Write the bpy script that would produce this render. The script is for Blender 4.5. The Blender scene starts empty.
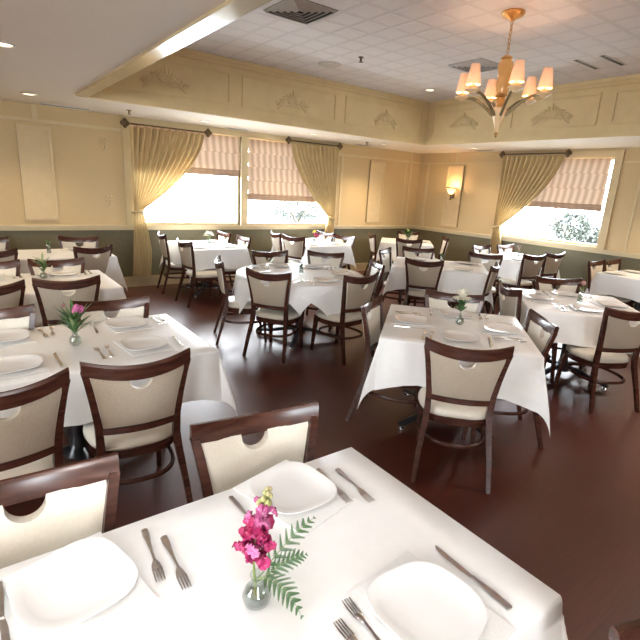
import bpy, bmesh, math, random
from mathutils import Vector, Matrix
random.seed(7)
PI = math.pi
C = bpy.context.scene.collection
rad = math.radians

# ------------------------------------------------------------------ materials
def mat(name, col, rough=0.5, metal=0.0, spec=0.5, **kw):
    m = bpy.data.materials.new(name); m.use_nodes = True
    nt = m.node_tree; b = nt.nodes['Principled BSDF']
    b.inputs['Base Color'].default_value = (*col, 1)
    b.inputs['Roughness'].default_value = rough
    b.inputs['Metallic'].default_value = metal
    b.inputs['Specular IOR Level'].default_value = spec
    for k, v in kw.items():
        b.inputs[k].default_value = v
    return m
def nodes(m): return m.node_tree.nodes, m.node_tree.links, m.node_tree.nodes['Principled BSDF']
def coords(m, scale=(1, 1, 1), rot=(0, 0, 0), kind='Object'):
    N, L, b = nodes(m)
    t = N.new('ShaderNodeTexCoord'); mp = N.new('ShaderNodeMapping')
    mp.inputs['Scale'].default_value = scale; mp.inputs['Rotation'].default_value = rot
    L.new(t.outputs[kind], mp.inputs['Vector']); return mp.outputs['Vector']
def mixcol(m, fac, c1, c2):
    N, L, b = nodes(m)
    x = N.new('ShaderNodeMix'); x.data_type = 'RGBA'
    x.inputs['A'].default_value = (*c1, 1); x.inputs['B'].default_value = (*c2, 1)
    L.new(fac, x.inputs['Factor']); L.new(x.outputs['Result'], b.inputs['Base Color']); return x
def noise(m, vec, scale, detail=3, rough=0.5):
    N, L, b = nodes(m)
    n = N.new('ShaderNodeTexNoise'); n.inputs['Scale'].default_value = scale
    n.inputs['Detail'].default_value = detail; n.inputs['Roughness'].default_value = rough
    L.new(vec, n.inputs['Vector']); return n.outputs['Fac']
def bump(m, h, strength=0.2, dist=0.01):
    N, L, b = nodes(m)
    n = N.new('ShaderNodeBump'); n.inputs['Strength'].default_value = strength
    n.inputs['Distance'].default_value = dist
    L.new(h, n.inputs['Height']); L.new(n.outputs['Normal'], b.inputs['Normal'])
def contrast(m, fac, lo, hi):
    N, L, b = nodes(m)
    r = N.new('ShaderNodeMapRange'); r.inputs['From Min'].default_value = lo; r.inputs['From Max'].default_value = hi
    L.new(fac, r.inputs['Value']); return r.outputs['Result']
def noisy(name, c1, c2, scale, rough=0.5, stretch=(1, 1, 1), b=0.0, spec=0.5, metal=0.0):
    m = mat(name, c1, rough, metal, spec); v = coords(m, stretch); f = noise(m, v, scale, 4)
    mixcol(m, contrast(m, f, 0.35, 0.65), c1, c2)
    if b: bump(m, f, b)
    return m

M = {}
M['floor'] = mat('floor_boards', (.07, .026, .018), 0.3, 0, .12)
def _floor():
    m = M['floor']; N, L, b = nodes(m)
    v = coords(m, (1.3, 34, 1)); f = noise(m, v, 3.0, 5, .65)
    br = N.new('ShaderNodeTexBrick'); br.inputs['Scale'].default_value = 1
    br.inputs['Brick Width'].default_value = 1.3; br.inputs['Row Height'].default_value = .18
    br.inputs['Mortar Size'].default_value = .0006
    br.inputs['Color1'].default_value = (.088, .021, .011, 1); br.inputs['Color2'].default_value = (.074, .017, .009, 1)
    br.inputs['Mortar'].default_value = (.018, .007, .006, 1)
    L.new(coords(m), br.inputs['Vector'])
    mx = N.new('ShaderNodeMix'); mx.data_type = 'RGBA'; mx.blend_type = 'MULTIPLY'; mx.inputs['Factor'].default_value = .8
    cr = N.new('ShaderNodeMapRange'); cr.inputs['From Min'].default_value = .3; cr.inputs['From Max'].default_value = .7
    cr.inputs['To Min'].default_value = .55; cr.inputs['To Max'].default_value = 1.25
    L.new(f, cr.inputs['Value']); L.new(br.outputs['Color'], mx.inputs['A']); L.new(cr.outputs['Result'], mx.inputs['B'])
    L.new(mx.outputs['Result'], b.inputs['Base Color'])
    r = N.new('ShaderNodeMapRange'); r.inputs['To Min'].default_value = .34; r.inputs['To Max'].default_value = .50
    L.new(f, r.inputs['Value']); L.new(r.outputs['Result'], b.inputs['Roughness'])
    bump(m, f, .5, .004)
    b.inputs['Coat Weight'].default_value = .75; b.inputs['Coat Roughness'].default_value = .33; b.inputs['Coat IOR'].default_value = 1.6; b.inputs['Coat Tint'].default_value = (1, .86, .80, 1)
_floor()
M['wall'] = noisy('wallpaper_cream', (.61, .46, .25), (.65, .50, .28), 60, .6, b=.05)
M['wain'] = noisy('wainscot_olive', (.155, .135, .075), (.18, .158, .09), 50, .55, b=.04)
M['trim'] = noisy('trim_cream', (.66, .54, .33), (.69, .57, .35), 8, .42)
M['wallpanel'] = noisy('panel_cream', (.66, .52, .31), (.69, .55, .33), 10, .5)
M['tray'] = noisy('tray_yellow_cream', (.80, .64, .36), (.84, .68, .39), 6, .5)
M['gloss'] = noisy('gloss_cream_edge', (.62, .50, .30), (.66, .54, .33), 5, .12)
M['orn'] = noisy('ornament_tan', (.66, .52, .27), (.74, .60, .34), 30, .5)
M['soffit'] = noisy('soffit_white', (.88, .80, .71), (.90, .83, .74), 70, .7, b=.06)
M['tile'] = mat('pressed_ceiling_tile', (.66, .63, .63), .65)
def _tile():
    m = M['tile']; N, L, b = nodes(m); v = coords(m)
    hs = []
    for w, mo in ((.61, .02), (.305, .035)):
        br = N.new('ShaderNodeTexBrick'); br.offset = 0; br.inputs['Scale'].default_value = 1
        br.inputs['Brick Width'].default_value = w; br.inputs['Row Height'].default_value = w
        br.inputs['Mortar Size'].default_value = mo; br.inputs['Mortar Smooth'].default_value = .6
        L.new(v, br.inputs['Vector']); hs.append(br.outputs['Fac'])
    a = N.new('ShaderNodeMath'); a.operation = 'MAXIMUM'; L.new(hs[0], a.inputs[0]); L.new(hs[1], a.inputs[1])
    bump(m, a.outputs[0], .35, .012)
    mixcol(m, a.outputs[0], (.84, .80, .80), (.77, .73, .73))
_tile()
M['wood'] = noisy('espresso_wood', (.038, .013, .009), (.078, .027, .017), 9, .26, (1, 1, 6), spec=.5)
M['leather'] = noisy('cream_leather', (.68, .63, .53), (.72, .67, .57), 90, .45, b=.05)
M['taupe'] = noisy('taupe_fabric', (.40, .335, .255), (.46, .39, .30), 160, .85, b=.1)
M['cloth'] = noisy('white_tablecloth', (.87, .86, .84), (.89, .88, .86), 25, .48, b=.03)
M['linen'] = noisy('white_napkin', (.78, .77, .75), (.82, .81, .79), 140, .8, b=.05)
M['plate'] = mat('white_china', (.84, .83, .81), .16)
M['steel'] = noisy('brushed_steel', (.74, .71, .68), (.84, .82, .80), 40, .22, metal=1.0)
M['iron'] = noisy('black_iron', (.014, .013, .014), (.03, .028, .03), 20, .32)
M['chrome'] = noisy('glide_chrome', (.6, .6, .62), (.7, .7, .72), 20, .15, metal=1.0)
M['brass'] = noisy('aged_brass', (.55, .33, .12), (.72, .46, .18), 20, .3, metal=.85)
M['armgreen'] = noisy('verdigris_arm', (.20, .17, .09), (.30, .25, .13), 20, .4, metal=.5)
M['bronze'] = noisy('dark_bronze', (.10, .065, .035), (.18, .12, .06), 25, .4, metal=.6)
M['vent'] = noisy('vent_dark', (.05, .05, .05), (.08, .08, .08), 20, .6)
M['ventw'] = noisy('vent_grey', (.62, .60, .58), (.68, .66, .64), 20, .6)
M['white'] = noisy('white_plastic', (.72, .70, .66), (.76, .74, .70), 20, .45)
M['amber'] = mat('amber_glass', (.62, .36, .13), .15)
nodes(M['amber'])[2].inputs['Emission Color'].default_value = (1, .5, .18, 1); nodes(M['amber'])[2].inputs['Emission Strength'].default_value = .12
M['alab'] = mat('alabaster', (.82, .64, .40), .25)
nodes(M['alab'])[2].inputs['Emission Color'].default_value = (1, .62, .28, 1)
nodes(M['alab'])[2].inputs['Emission Strength'].default_value = .10
def lampshade(name, col, e, st):
    m = mat(name, col, .7); N, L, b = nodes(m)
    v = coords(m); f = noise(m, v, 40, 2)
    b.inputs['Emission Color'].default_value = (*e, 1); b.inputs['Emission Strength'].default_value = st
    sx = N.new('ShaderNodeSeparateXYZ'); L.new(coords(m, kind='Generated'), sx.inputs[0])
    r = N.new('ShaderNodeMapRange'); r.inputs['To Min'].default_value = st * 1.5; r.inputs['To Max'].default_value = st * .45
    L.new(sx.outputs['Z'], r.inputs['Value']); L.new(r.outputs['Result'], b.inputs['Emission Strength'])
    return m
M['shade'] = lampshade('glowing_shade', (.8, .6, .45), (1, .42, .17), .5)
M['bowl'] = lampshade('sconce_glass', (.9, .75, .5), (1, .62, .26), 1.7)
M['bulb'] = mat('warm_lens', (1, .9, .7), .4)
nodes(M['bulb'])[2].inputs['Emission Color'].default_value = (1, .82, .58, 1)
nodes(M['bulb'])[2].inputs['Emission Strength'].default_value = 2.0

def glass(name, tint=(1, 1, 1), refl=.08, rough=.0):
    m = bpy.data.materials.new(name); m.use_nodes = True; nt = m.node_tree; nt.nodes.clear()
    o = nt.nodes.new('ShaderNodeOutputMaterial'); mx = nt.nodes.new('ShaderNodeMixShader')
    t = nt.nodes.new('ShaderNodeBsdfTransparent'); g = nt.nodes.new('ShaderNodeBsdfGlossy')
    t.inputs[0].default_value = (*tint, 1); g.inputs['Roughness'].default_value = rough
    lw = nt.nodes.new('ShaderNodeLayerWeight'); lw.inputs['Blend'].default_value = .25
    mr = nt.nodes.new('ShaderNodeMapRange'); mr.inputs['To Min'].default_value = refl; mr.inputs['To Max'].default_value = min(1, refl + .5)
    nt.links.new(lw.outputs['Facing'], mr.inputs['Value']); nt.links.new(mr.outputs['Result'], mx.inputs[0])
    nt.links.new(t.outputs[0], mx.inputs[1]); nt.links.new(g.outputs[0], mx.inputs[2]); nt.links.new(mx.outputs[0], o.inputs[0])
    return m
M['pane'] = glass('window_glass', (.97, .98, .98), .04)
M['vase'] = glass('vase_glass', (.80, .84, .82), .12, .03)

def sheer(name, c1, c2, trans, stretch, scale):
    m = noisy(name, c1, c2, scale, .75, stretch)
    nt = m.node_tree; b = nt.nodes['Principled BSDF']; o = nt.nodes['Material Output']
    t = nt.nodes.new('ShaderNodeBsdfTranslucent'); mx = nt.nodes.new('ShaderNodeMixShader'); mx.inputs[0].default_value = trans
    src = b.inputs['Base Color'].links[0].from_socket
    nt.links.new(src, t.inputs[0]); nt.links.new(b.outputs[0], mx.inputs[1]); nt.links.new(t.outputs[0], mx.inputs[2])
    nt.links.new(mx.outputs[0], o.inputs['Surface']); return m
M['curtain'] = sheer('gold_curtain', (.60, .46, .24), (.70, .56, .31), .08, (1, 1, .1), 30)
M['blind'] = sheer('woven_blind', (.50, .33, .22), (.66, .48, .35), .03, (1, 1, .02), 26)
def _rib(m):
    N, L, b = nodes(m); w = N.new('ShaderNodeTexWave'); w.inputs['Scale'].default_value = 5.2; w.inputs['Distortion'].default_value = .4
    w.bands_direction = 'DIAGONAL'; L.new(coords(m, (1, 1, 0)), w.inputs['Vector']); 
    x = mixcol(m, w.outputs['Fac'], (.46, .31, .21), (.68, .51, .38))
    for l in list(m.node_tree.links):
        if l.to_node.type == 'BSDF_TRANSLUCENT': L.new(x.outputs['Result'], l.to_node.inputs[0])
_rib(M['blind'])
M['blind2'] = sheer('woven_blind_fold', (.40, .26, .17), (.48, .33, .23), .02, (.05, .05, 1), 60)

def leafmat(name, a, b_): return noisy(name, a, b_, 40, .5)
M['leaf'] = leafmat('leaf_green', (.035, .10, .03), (.09, .19, .05))
M['fern'] = leafmat('fern_green', (.075, .17, .075), (.15, .27, .13))
M['paleleaf'] = leafmat('pale_leaf', (.16, .22, .10), (.27, .33, .16))
M['stem'] = leafmat('stem_green', (.14, .22, .06), (.22, .30, .10))
M['magenta'] = leafmat('magenta_petal', (.33, .012, .075), (.46, .035, .16))
M['pinkp'] = leafmat('pink_petal', (.50, .09, .26), (.60, .20, .38))
M['bud'] = leafmat('green_bud', (.32, .36, .12), (.48, .36, .22))
M['whitep'] = leafmat('white_petal', (.80, .76, .62), (.86, .84, .74))
M['yellowp'] = leafmat('yellow_petal', (.80, .62, .06), (.86, .72, .15))
M['dusty'] = leafmat('dusty_pink_petal', (.36, .17, .17), (.48, .26, .24))
M['shrub'] = leafmat('shrub_green', (.055, .062, .05), (.085, .095, .078))
M['lot'] = noisy('pale_pavement', (.40, .40, .39), (.48, .48, .47), .4, .9)
M['carpaint'] = noisy('car_paint', (.30, .34, .42), (.36, .40, .48), 3, .4)
M['dark'] = noisy('dark_rubber', (.03, .03, .03), (.05, .05, .05), 9, .7)

# ------------------------------------------------------------------ mesh helpers
def finish(name, bm, m, parent=None, smooth=True, loc=None, bevel=0, autosmooth=40, seg=2):
    if bevel:
        es = [e for e in bm.edges if len(e.link_faces) == 2 and e.calc_face_angle(0) > .6]
        bmesh.ops.bevel(bm, geom=es, offset=bevel, segments=seg, affect='EDGES', profile=.6, clamp_overlap=True)
    bmesh.ops.recalc_face_normals(bm, faces=bm.faces) if bevel >= 0 else None
    me = bpy.data.meshes.new(name); bm.to_mesh(me); bm.free()
    for x in (m if isinstance(m, (list, tuple)) else [m]): me.materials.append(x)
    if smooth:
        for p in me.polygons: p.use_smooth = True
        try: me.set_sharp_from_angle(angle=rad(autosmooth))
        except Exception: pass
    o = bpy.data.objects.new(name, me); C.objects.link(o)
    if parent: o.parent = parent
    if loc: o.location = loc
    return o
def box(bm, x0, x1, y0, y1, z0, z1, mi=0):
    v = [bm.verts.new((x, y, z)) for z in (z0, z1) for y in (y0, y1) for x in (x0, x1)]
    for f in ((0, 2, 3, 1), (4, 5, 7, 6), (0, 1, 5, 4), (2, 6, 7, 3), (0, 4, 6, 2), (1, 3, 7, 5)):
        bm.faces.new([v[i] for i in f]).material_index = mi
    return v
def loft(bm, rings, cap=True, closed=False, mi=0):
    R = [[bm.verts.new(p) for p in r] for r in rings]; n = len(R[0])
    rng = range(len(R) if closed else len(R) - 1)
    for i in rng:
        a, b = R[i], R[(i + 1) % len(R)]
        for j in range(n):
            bm.faces.new((a[j], a[(j + 1) % n], b[(j + 1) % n], b[j])).material_index = mi
    if cap and not closed:
        bm.faces.new(R[0][::-1]).material_index = mi; bm.faces.new(R[-1]).material_index = mi
    return R
def lathe(bm, prof, n=16, center=(0, 0, 0), mi=0, cap=True):
    cx, cy, cz = center
    rings = [[(cx + max(r, 1e-4) * math.cos(2 * PI * k / n), cy + max(r, 1e-4) * math.sin(2 * PI * k / n), cz + z) for k in range(n)] for r, z in prof]
    return loft(bm, rings, cap, mi=mi)
def tube(bm, pts, r, n=8, mi=0, cap=True, closed=False, flat=1.0):
    P = [Vector(p) for p in pts]; rings = []
    for i, p in enumerate(P):
        if closed: d = P[(i + 1) % len(P)] - P[i - 1]
        else: d = P[min(i + 1, len(P) - 1)] - P[max(i - 1, 0)]
        d.normalize()
        up = Vector((0, 0, 1)) if abs(d.z) < .95 else Vector((1, 0, 0))
        a = d.cross(up).normalized(); b = a.cross(d).normalized()
        rr = r[i] if isinstance(r, (list, tuple)) else r
        rings.append([p + a * (rr * math.cos(2 * PI * k / n)) + b * (rr * flat * math.sin(2 * PI * k / n)) for k in range(n)])
    loft(bm, rings, cap, closed, mi)
def ribbon(bm, pts, w, h):
    """rectangular section (w across, h vertical) lofted along a mostly horizontal path"""
    P = [Vector(p) for p in pts]; rings = []
    for i, p in enumerate(P):
        d = P[min(i + 1, len(P) - 1)] - P[max(i - 1, 0)]; d.z = 0; d.normalize(); a = Vector((-d.y, d.x, 0))
        hh = h[i] if isinstance(h, (list, tuple)) else h
        z = Vector((0, 0, hh / 2)); a = a * (w / 2)
        rings.append([p - a - z, p + a - z, p + a + z, p - a + z])
    loft(bm, rings)
def NB(): return bmesh.new()
def tag(o, label=None, cat=None, group=None, kind=None):
    if label: o['label'] = label
    if cat: o['category'] = cat
    if group: o['group'] = group
    if kind: o['kind'] = kind
    return o
def empty(name, loc, rz=0, **k):
    o = bpy.data.objects.new(name, None); C.objects.link(o); o.location = loc; o.rotation_euler = (0, 0, rz)
    o.empty_display_size = .1
    return tag(o, **k)
def copy_tree(o, parent=None):
    c = o.copy(); C.objects.link(c)
    if parent: c.parent = parent
    for ch in list(o.children): copy_tree(ch, c)
    return c
def struct(name, bm, m, **k):
    return tag(finish(name, bm, m, smooth=False, **k), kind='structure')

# ------------------------------------------------------------------ room constants (metres)
XR, YB = 8.47, 7.85          # right wall, back wall
XL, YF = -4.0, -4.0          # unseen left wall and wall behind
ZS, ZT = 2.56, 3.27          # soffit, tray ceiling
TX0, TX1, TY0, TY1 = 1.30, 6.99, -.64, 6.42
RAIL = .95

bm = NB(); box(bm, XL, XR, YF, YB, -.06, 0); struct('floor', bm, M['floor'])
# lower ceiling with tray opening, upper tile ceiling
bm = NB()
for a in ((XL, TX0 - .13, YF, YB), (TX1, XR, YF, YB), (TX0 - .13, TX1, YF, TY0), (TX0 - .13, TX1, TY1, YB)):
    box(bm, *a, ZS, ZS + .05)
struct('ceiling', bm, M['soffit'])
bm = NB(); box(bm, TX0 - .2, TX1 + .2, TY0 - .2, TY1 + .2, ZT, ZT + .05); struct('ceiling_tray', bm, M['tile'])
# tray faces, each with its mouldings
def tray_face(name, along, fixed, a0, a1, sgn, frames):
    """face of the raised tray; sgn = direction the face looks along its normal axis"""
    bm = NB()
    def bx(a, b, d, z0, z1):
        lo, hi = sorted((fixed, fixed + sgn * d))
        if along == 'x': box(bm, a, b, lo, hi, z0, z1)
        else: box(bm, lo, hi, a, b, z0, z1)
    bx(a0, a1, -.05, ZS, ZT)
    bx(a0, a1, .05, ZS - .012, ZS + .05); bx(a0, a1, .03, ZS + .05, ZS + .09)
    bx(a0, a1, .055, ZT - .05, ZT); bx(a0, a1, .03, ZT - .09, ZT - .05)
    for f0, f1 in frames:
        z0, z1, t = ZS + .15, ZT - .15, .03
        bx(f0, f1, .016, z0, z0 + t); bx(f0, f1, .016, z1 - t, z1)
        bx(f0, f0 + t, .016, z0 + t, z1 - t); bx(f1 - t, f1, .016, z0 + t, z1 - t)
    return struct(name, bm, M['tray'])
tray_face('trim_1', 'x', TY1, TX0, TX1, -1, [(1.40, 3.10), (3.27, 4.90), (5.08, 6.85)])
tray_face('trim_2', 'y', TX1, TY0, TY1, -1, [(4.88, 6.28), (3.41, 4.72), (1.7, 3.24), (.1, 1.55)])
tray_face('trim_3', 'x', TY0, TX0, TX1, 1, [(1.40, 3.10), (3.27, 4.90), (5.08, 6.85)])
bm = NB(); box(bm, TX0 - .13, TX0, TY0, TY1 - .05, ZS - .02, ZS + .03); box(bm, TX0 - .05, TX0, TY0, TY1, ZS + .03, ZT)
struct('trim_4', bm, M['gloss'])

# walls with openings
def wall(name, along, fixed, a0, a1, holes, outward):
    """holes: (a0, a1, z0, z1). two tones: wainscot under the chair rail, paper above"""
    bm = NB(); xs = sorted({a0, a1, *[h[0] for h in holes], *[h[1] for h in holes]})
    zs = sorted({0, RAIL, ZT, *[h[2] for h in holes], *[h[3] for h in holes]})
    for i in range(len(xs) - 1):
        for j in range(len(zs) - 1):
            cx, cz = (xs[i] + xs[i + 1]) / 2, (zs[j] + zs[j + 1]) / 2
            if any(h[0] < cx < h[1] and h[2] < cz < h[3] for h in holes): continue
            lo, hi = sorted((fixed, fixed + outward * .12)); mi = 1 if cz < RAIL else 0
            if along == 'x': box(bm, xs[i], xs[i + 1], lo, hi, zs[j], zs[j + 1], mi)
            else: box(bm, lo, hi, xs[i], xs[i + 1], zs[j], zs[j + 1], mi)
    return struct(name, bm, [M['wall'], M['wain']])
WB = [(2.16, 3.99, .98, 2.46), (4.12, 6.0, .98, 2.46)]
WR = [(3.72, 5.62, 1.0, 2.42)]
WL = [(.6, 1.9, .95, 2.4)]
WF = [(-1.7, -.5, .95, 2.4)]
wall('wall_back', 'x', YB, XL, XR, WB, 1)
wall('wall_right', 'y', XR, YF, YB, WR, 1)
wall('wall_left', 'y', XL, YF, YB, WL, -1)
wall('wall_front', 'x', YF, XL, XR, WF, -1)

tn = [4]
def trimbox(*boxes, m='trim', bev=.004):
    tn[0] += 1
    bm = NB()
    for b in boxes: box(bm, *b)
    return struct('trim_%d' % tn[0], bm, M[m])
# chair rails, baseboards, friezes
trimbox((XL, XR, YB - .035, YB, RAIL - .045, RAIL + .02), (XL, XR, YB - .055, YB, RAIL, RAIL + .03))
trimbox((XR - .035, XR, YF, YB, RAIL - .045, RAIL + .02), (XR - .055, XR, YF, YB, RAIL, RAIL + .03))
bm = NB(); box(bm, XL, XR, YB - .02, YB, 0, .15); box(bm, XL, XR, YB - .028, YB, .13, .165); struct('baseboard_back', bm, M['trim'])
bm = NB(); box(bm, XR - .02, XR, YF, YB, 0, .15); box(bm, XR - .028, XR, YF, YB, .13, .165); struct('baseboard_right', bm, M['trim'])
bm = NB(); box(bm, XL, XL + .02, YF, YB, 0, .15); struct('baseboard_left', bm, M['trim'])
bm = NB(); box(bm, XL, XR, YF, YF + .02, 0, .15); struct('baseboard_front', bm, M['trim'])
for a, b in ((XL, 2.03), (6.12, XR)):
    trimbox((a, b, YB - .022, YB, 2.335, 2.365), (a, b, YB - .012, YB, 2.365, 2.38))
trimbox((XR - .022, XR, 5.74, YB, 2.335, 2.365)); trimbox((XR - .022, XR, YF, 3.58, 2.335, 2.365))
# vertical strips
for x in (.90, 8.14): trimbox((x, x + .06, YB - .016, YB, 2.38 if x < 2 else RAIL + .03, ZS))
trimbox((6.20, 6.25, YB - .014, YB, RAIL + .03, 2.335)); trimbox((8.0, 8.03, YB - .012, YB, RAIL + .05, 2.335))
trimbox((XR - .016, XR, 7.56, 7.62, RAIL + .03, 2.335)); trimbox((XR - .016, XR, 6.80, 6.85, 2.365, ZS))
trimbox((XR - .012, XR, 3.28, 3.31, RAIL + .06, 2.30), (XR - .012, XR, 1.2, 3.31, 2.27, 2.30))
# raised tall panels with a moulded frame
def tall_panel(along, fixed, a0, a1, z0, z1):
    t = .035
    def b(a, c, d, e, f):
        return (a, c, fixed - d, fixed, e, f) if along == 'x' else (fixed - d, fixed, a, c, e, f)
    trimbox(b(a0, a1, .018, z0, z1), b(a0, a0 + t, .036, z0, z1), b(a1 - t, a1, .036, z0, z1), b(a0 + t, a1 - t, .036, z0, z0 + t), b(a0 + t, a1 - t, .036, z1 - t, z1), m='wallpanel')
tall_panel('x', YB, .70, 1.11, 1.05, 2.29)
tall_panel('x', YB, 6.96, 7.37, 1.05, 2.31)
tall_panel('y', XR, 6.61, 7.03, 1.05, 2.30)
tall_panel('x', YB, -2.2, -1.8, 1.05, 2.29)

# windows
def window(n, along, fixed, holes, outward, casing):
    """frame mesh with one pane child per light; casing = (a0, a1) outer width"""
    bm = NB(); a0, a1 = casing; s = outward
    def b(a, c, d0, d1, z0, z1):
        lo, hi = sorted((fixed - s * d0, fixed + s * d1))
        if along == 'x': box(bm, a, c, lo, hi, z0, z1)
        else: box(bm, lo, hi, a, c, z0, z1)
    z0, z1 = holes[0][2], holes[0][3]
    b(a0, holes[0][0], .03, 0, z0 - .02, z1 + .1); b(holes[-1][1], a1, .03, 0, z0 - .02, z1 + .1)
    b(holes[0][0], holes[-1][1], .02, 0, z1, z1 + .1)
    b(a0, a1, .05, .02, z0 - .045, z0)                                   # sill
    for i in range(len(holes) - 1): b(holes[i][1], holes[i + 1][0], .03, .1, z0, z1)
    for h in holes:
        t = .035
        b(h[0], h[0] + t, -.04, .1, z0, z1); b(h[1] - t, h[1], -.04, .1, z0, z1)
        b(h[0] + t, h[1] - t, -.04, .1, z0, z0 + t); b(h[0] + t, h[1] - t, -.04, .1, z1 - t, z1)
    fr = struct('window_%d' % n, bm, M['wallpanel'] if n == 2 else M['trim'])
    for h in holes:
        bm = NB(); t = .035; y = fixed + s * .07
        q = [(h[0] + t, z0 + t), (h[1] - t, z0 + t), (h[1] - t, z1 - t), (h[0] + t, z1 - t)]
        bm.faces.new([bm.verts.new((u, y, w) if along == 'x' else (y, u, w)) for u, w in q])
        finish('pane', bm, M['pane'], fr, smooth=False)
    return fr
window(1, 'x', YB, WB, 1, (2.04, 6.12))
window(2, 'y', XR, WR, 1, (3.60, 5.74))
window(3, 'y', XL, WL, -1, (.5, 2.0))
window(4, 'x', YF, WF, -1, (-1.8, -.4))

# ------------------------------------------------------------------ blinds, curtains, rods
def blind(along, fixed, a0, a1, zb, zt, label):
    bm = NB(); n = 16
    def P(a, d, z): return (a, fixed - d, z) if along == 'x' else (fixed - d, a, z)
    def sheet(rows):
        R = [[bm.verts.new(P(a0 + (a1 - a0) * i / n, d, z)) for i in range(n + 1)] for d, z in rows]
        for r in range(len(R) - 1):
            for i in range(n): bm.faces.new((R[r][i], R[r][i + 1], R[r + 1][i + 1], R[r + 1][i]))
    k = max(2, int((zt - zb) / .24)); rows = []
    for i in range(k):
        za = zt - (zt - zb - .1) * i / k; zc = zt - (zt - zb - .1) * (i + 1) / k
        rows += [(.010, za), (.014, za - .02), (.018, (za + zc) / 2), (.030, zc + .012), (.012, zc)]
    rows += [(.012, zb + .1), (.02, zb + .06), (.012, zb)]
    sheet(rows)
    o = finish('window_blind', bm, M['blind'])
    tag(o, label, 'blind', 'woven roman blinds')
    bm = NB()
    for i in range(3):
        z = zb + .012 + i * .032; d0, d1 = .018 + .006 * i, .05 - .008 * i
        x = [P(a0, d0, z), P(a1, d1, z + .026)]
        box(bm, min(x[0][0], x[1][0]), max(x[0][0], x[1][0]), min(x[0][1], x[1][1]), max(x[0][1], x[1][1]), z, z + .026)
    finish('bottom_fold', bm, M['blind2'], o, smooth=False, bevel=.005)
    return o
blind('x', YB + .03, 2.20, 3.97, 1.80, 2.45, 'striped woven roman blind raised high behind the left curtain')
blind('x', YB + .03, 4.14, 5.96, 1.42, 2.45, 'striped woven roman blind lowered beside the window mullion, right of it')
blind('y', XR + .03, 3.78, 5.58, 1.575, 2.41, 'striped woven roman blind on the right wall window')

def curtain(along, fixed, tie_a, far_a, zt, zt_tie, zbot, label, seedp=0):
    """top runs from tie_a side to far_a; swept to a tie at tie_a, tail falls below"""
    bm = NB(); ns, nt = 130, 34; rows = []
    def P(a, d, z): return (a, fixed - d, z) if along == 'x' else (fixed - d, a, z)
    sg = 1 if far_a > tie_a else -1; W = abs(far_a - tie_a); npl = 12
    for j in range(nt + 1):
        t = j / nt; row = []
        for i in range(ns + 1):
            s = i / ns
            at_ = tie_a + sg * W * s; ab = tie_a + sg * (.01 + .13 * s)
            e = 1.0 + .6 * s
            a = at_ + (ab - at_) * t ** e
            z = zt + (zt_tie + .05 * s - zt) * t
            z -= .03 * s * math.sin(PI * t)
            amp = .06 * (1 - t) + .024 * t + .008 * math.sin(9 * t + s * 5)
            d = .085 + amp * math.sin(2 * PI * npl * s + .6 * math.sin(7 * s)) + .02 * math.sin(PI * t) * s
            row.append(bm.verts.new(P(a, d, z)))
        rows.append(row)
    for j in range(1, 15):
        t = j / 14; row = []
        for i in range(ns + 1):
            s = i / ns
            w = .13 + .17 * min(1, t * 1.6) ** .8
            a = tie_a + sg * (.01 + w * s) - sg * .07 * t
            z = zt_tie + .05 * s * (1 - t) + (zbot - zt_tie) * t
            amp = .016 + .014 * t
            row.append(bm.verts.new(P(a, .085 + amp * math.sin(2 * PI * npl * .55 * s + 1.2 * t), z)))
        rows.append(row)
    for j in range(len(rows) - 1):
        for i in range(ns): bm.faces.new((rows[j][i], rows[j][i + 1], rows[j + 1][i + 1], rows[j + 1][i]))
    o = finish('curtain', bm, M['curtain'], autosmooth=180)
    tag(o, label, 'curtain', 'gold tied-back curtains')
    bm = NB(); pts = []
    for k in range(20):
        th = 2 * PI * k / 20
        pts.append(P(tie_a + sg * (.075 + .085 * math.cos(th)), .085 + .048 * math.sin(th), zt_tie + .03 + .025 * math.cos(th)))
    tube(bm, pts, .022, 8, closed=True)
    finish('tieback', bm, M['curtain'], o)
    return o
def rod(along, fixed, a0, a1, z, label):
    root = empty('curtain_rod', (0, 0, 0), label=label, cat='curtain rod', group='short curtain rods')
    def P(a, d, z): return (a, fixed - d, z) if along == 'x' else (fixed - d, a, z)
    bm = NB(); tube(bm, [P(a0, .085, z), P(a1, .085, z)], .013, 10); finish('pole', bm, M['bronze'], root)
    for a in (a0, a1):
        bm = NB()
        prof = [(.012, -.028), (.05, -.018), (.062, 0), (.05, .018), (.012, .028)]
        rings = []
        for r, h in prof:                           # four-lobed flat rosette facing the room
            rings.append([P(a + r * (1 + .16 * math.cos(4 * q)) * math.cos(q), .085 + h, z + r * (1 + .16 * math.cos(4 * q)) * math.sin(q)) for q in [2 * PI * k / 16 for k in range(16)]])
        loft(bm, rings); finish('finial', bm, M['bronze'], root)
        bm = NB(); tube(bm, [P(a, 0, z), P(a, .085, z)], .012, 8); finish('bracket', bm, M['bronze'], root)
    return root
curtain('x', YB, 2.13, 3.28, 2.42, 1.17, .18, 'gold curtain on the back wall swept left to its tie')
curtain('x', YB, 6.04, 4.96, 2.46, 1.10, .18, 'gold curtain on the back wall swept right, next to the bare panelled corner')
curtain('y', XR, 5.68, 4.52, 2.46, 1.13, .18, 'gold curtain hanging on the right wall beside the sconce')
rod('x', YB, 2.07, 3.36, 2.455, 'short bronze rod with rosette ends above the left curtain')
rod('x', YB, 4.90, 6.08, 2.495, 'short bronze rod with rosette ends at the right end of the back window')
rod('y', XR, 4.46, 5.72, 2.495, 'short bronze rod with rosette ends on the right wall')

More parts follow.
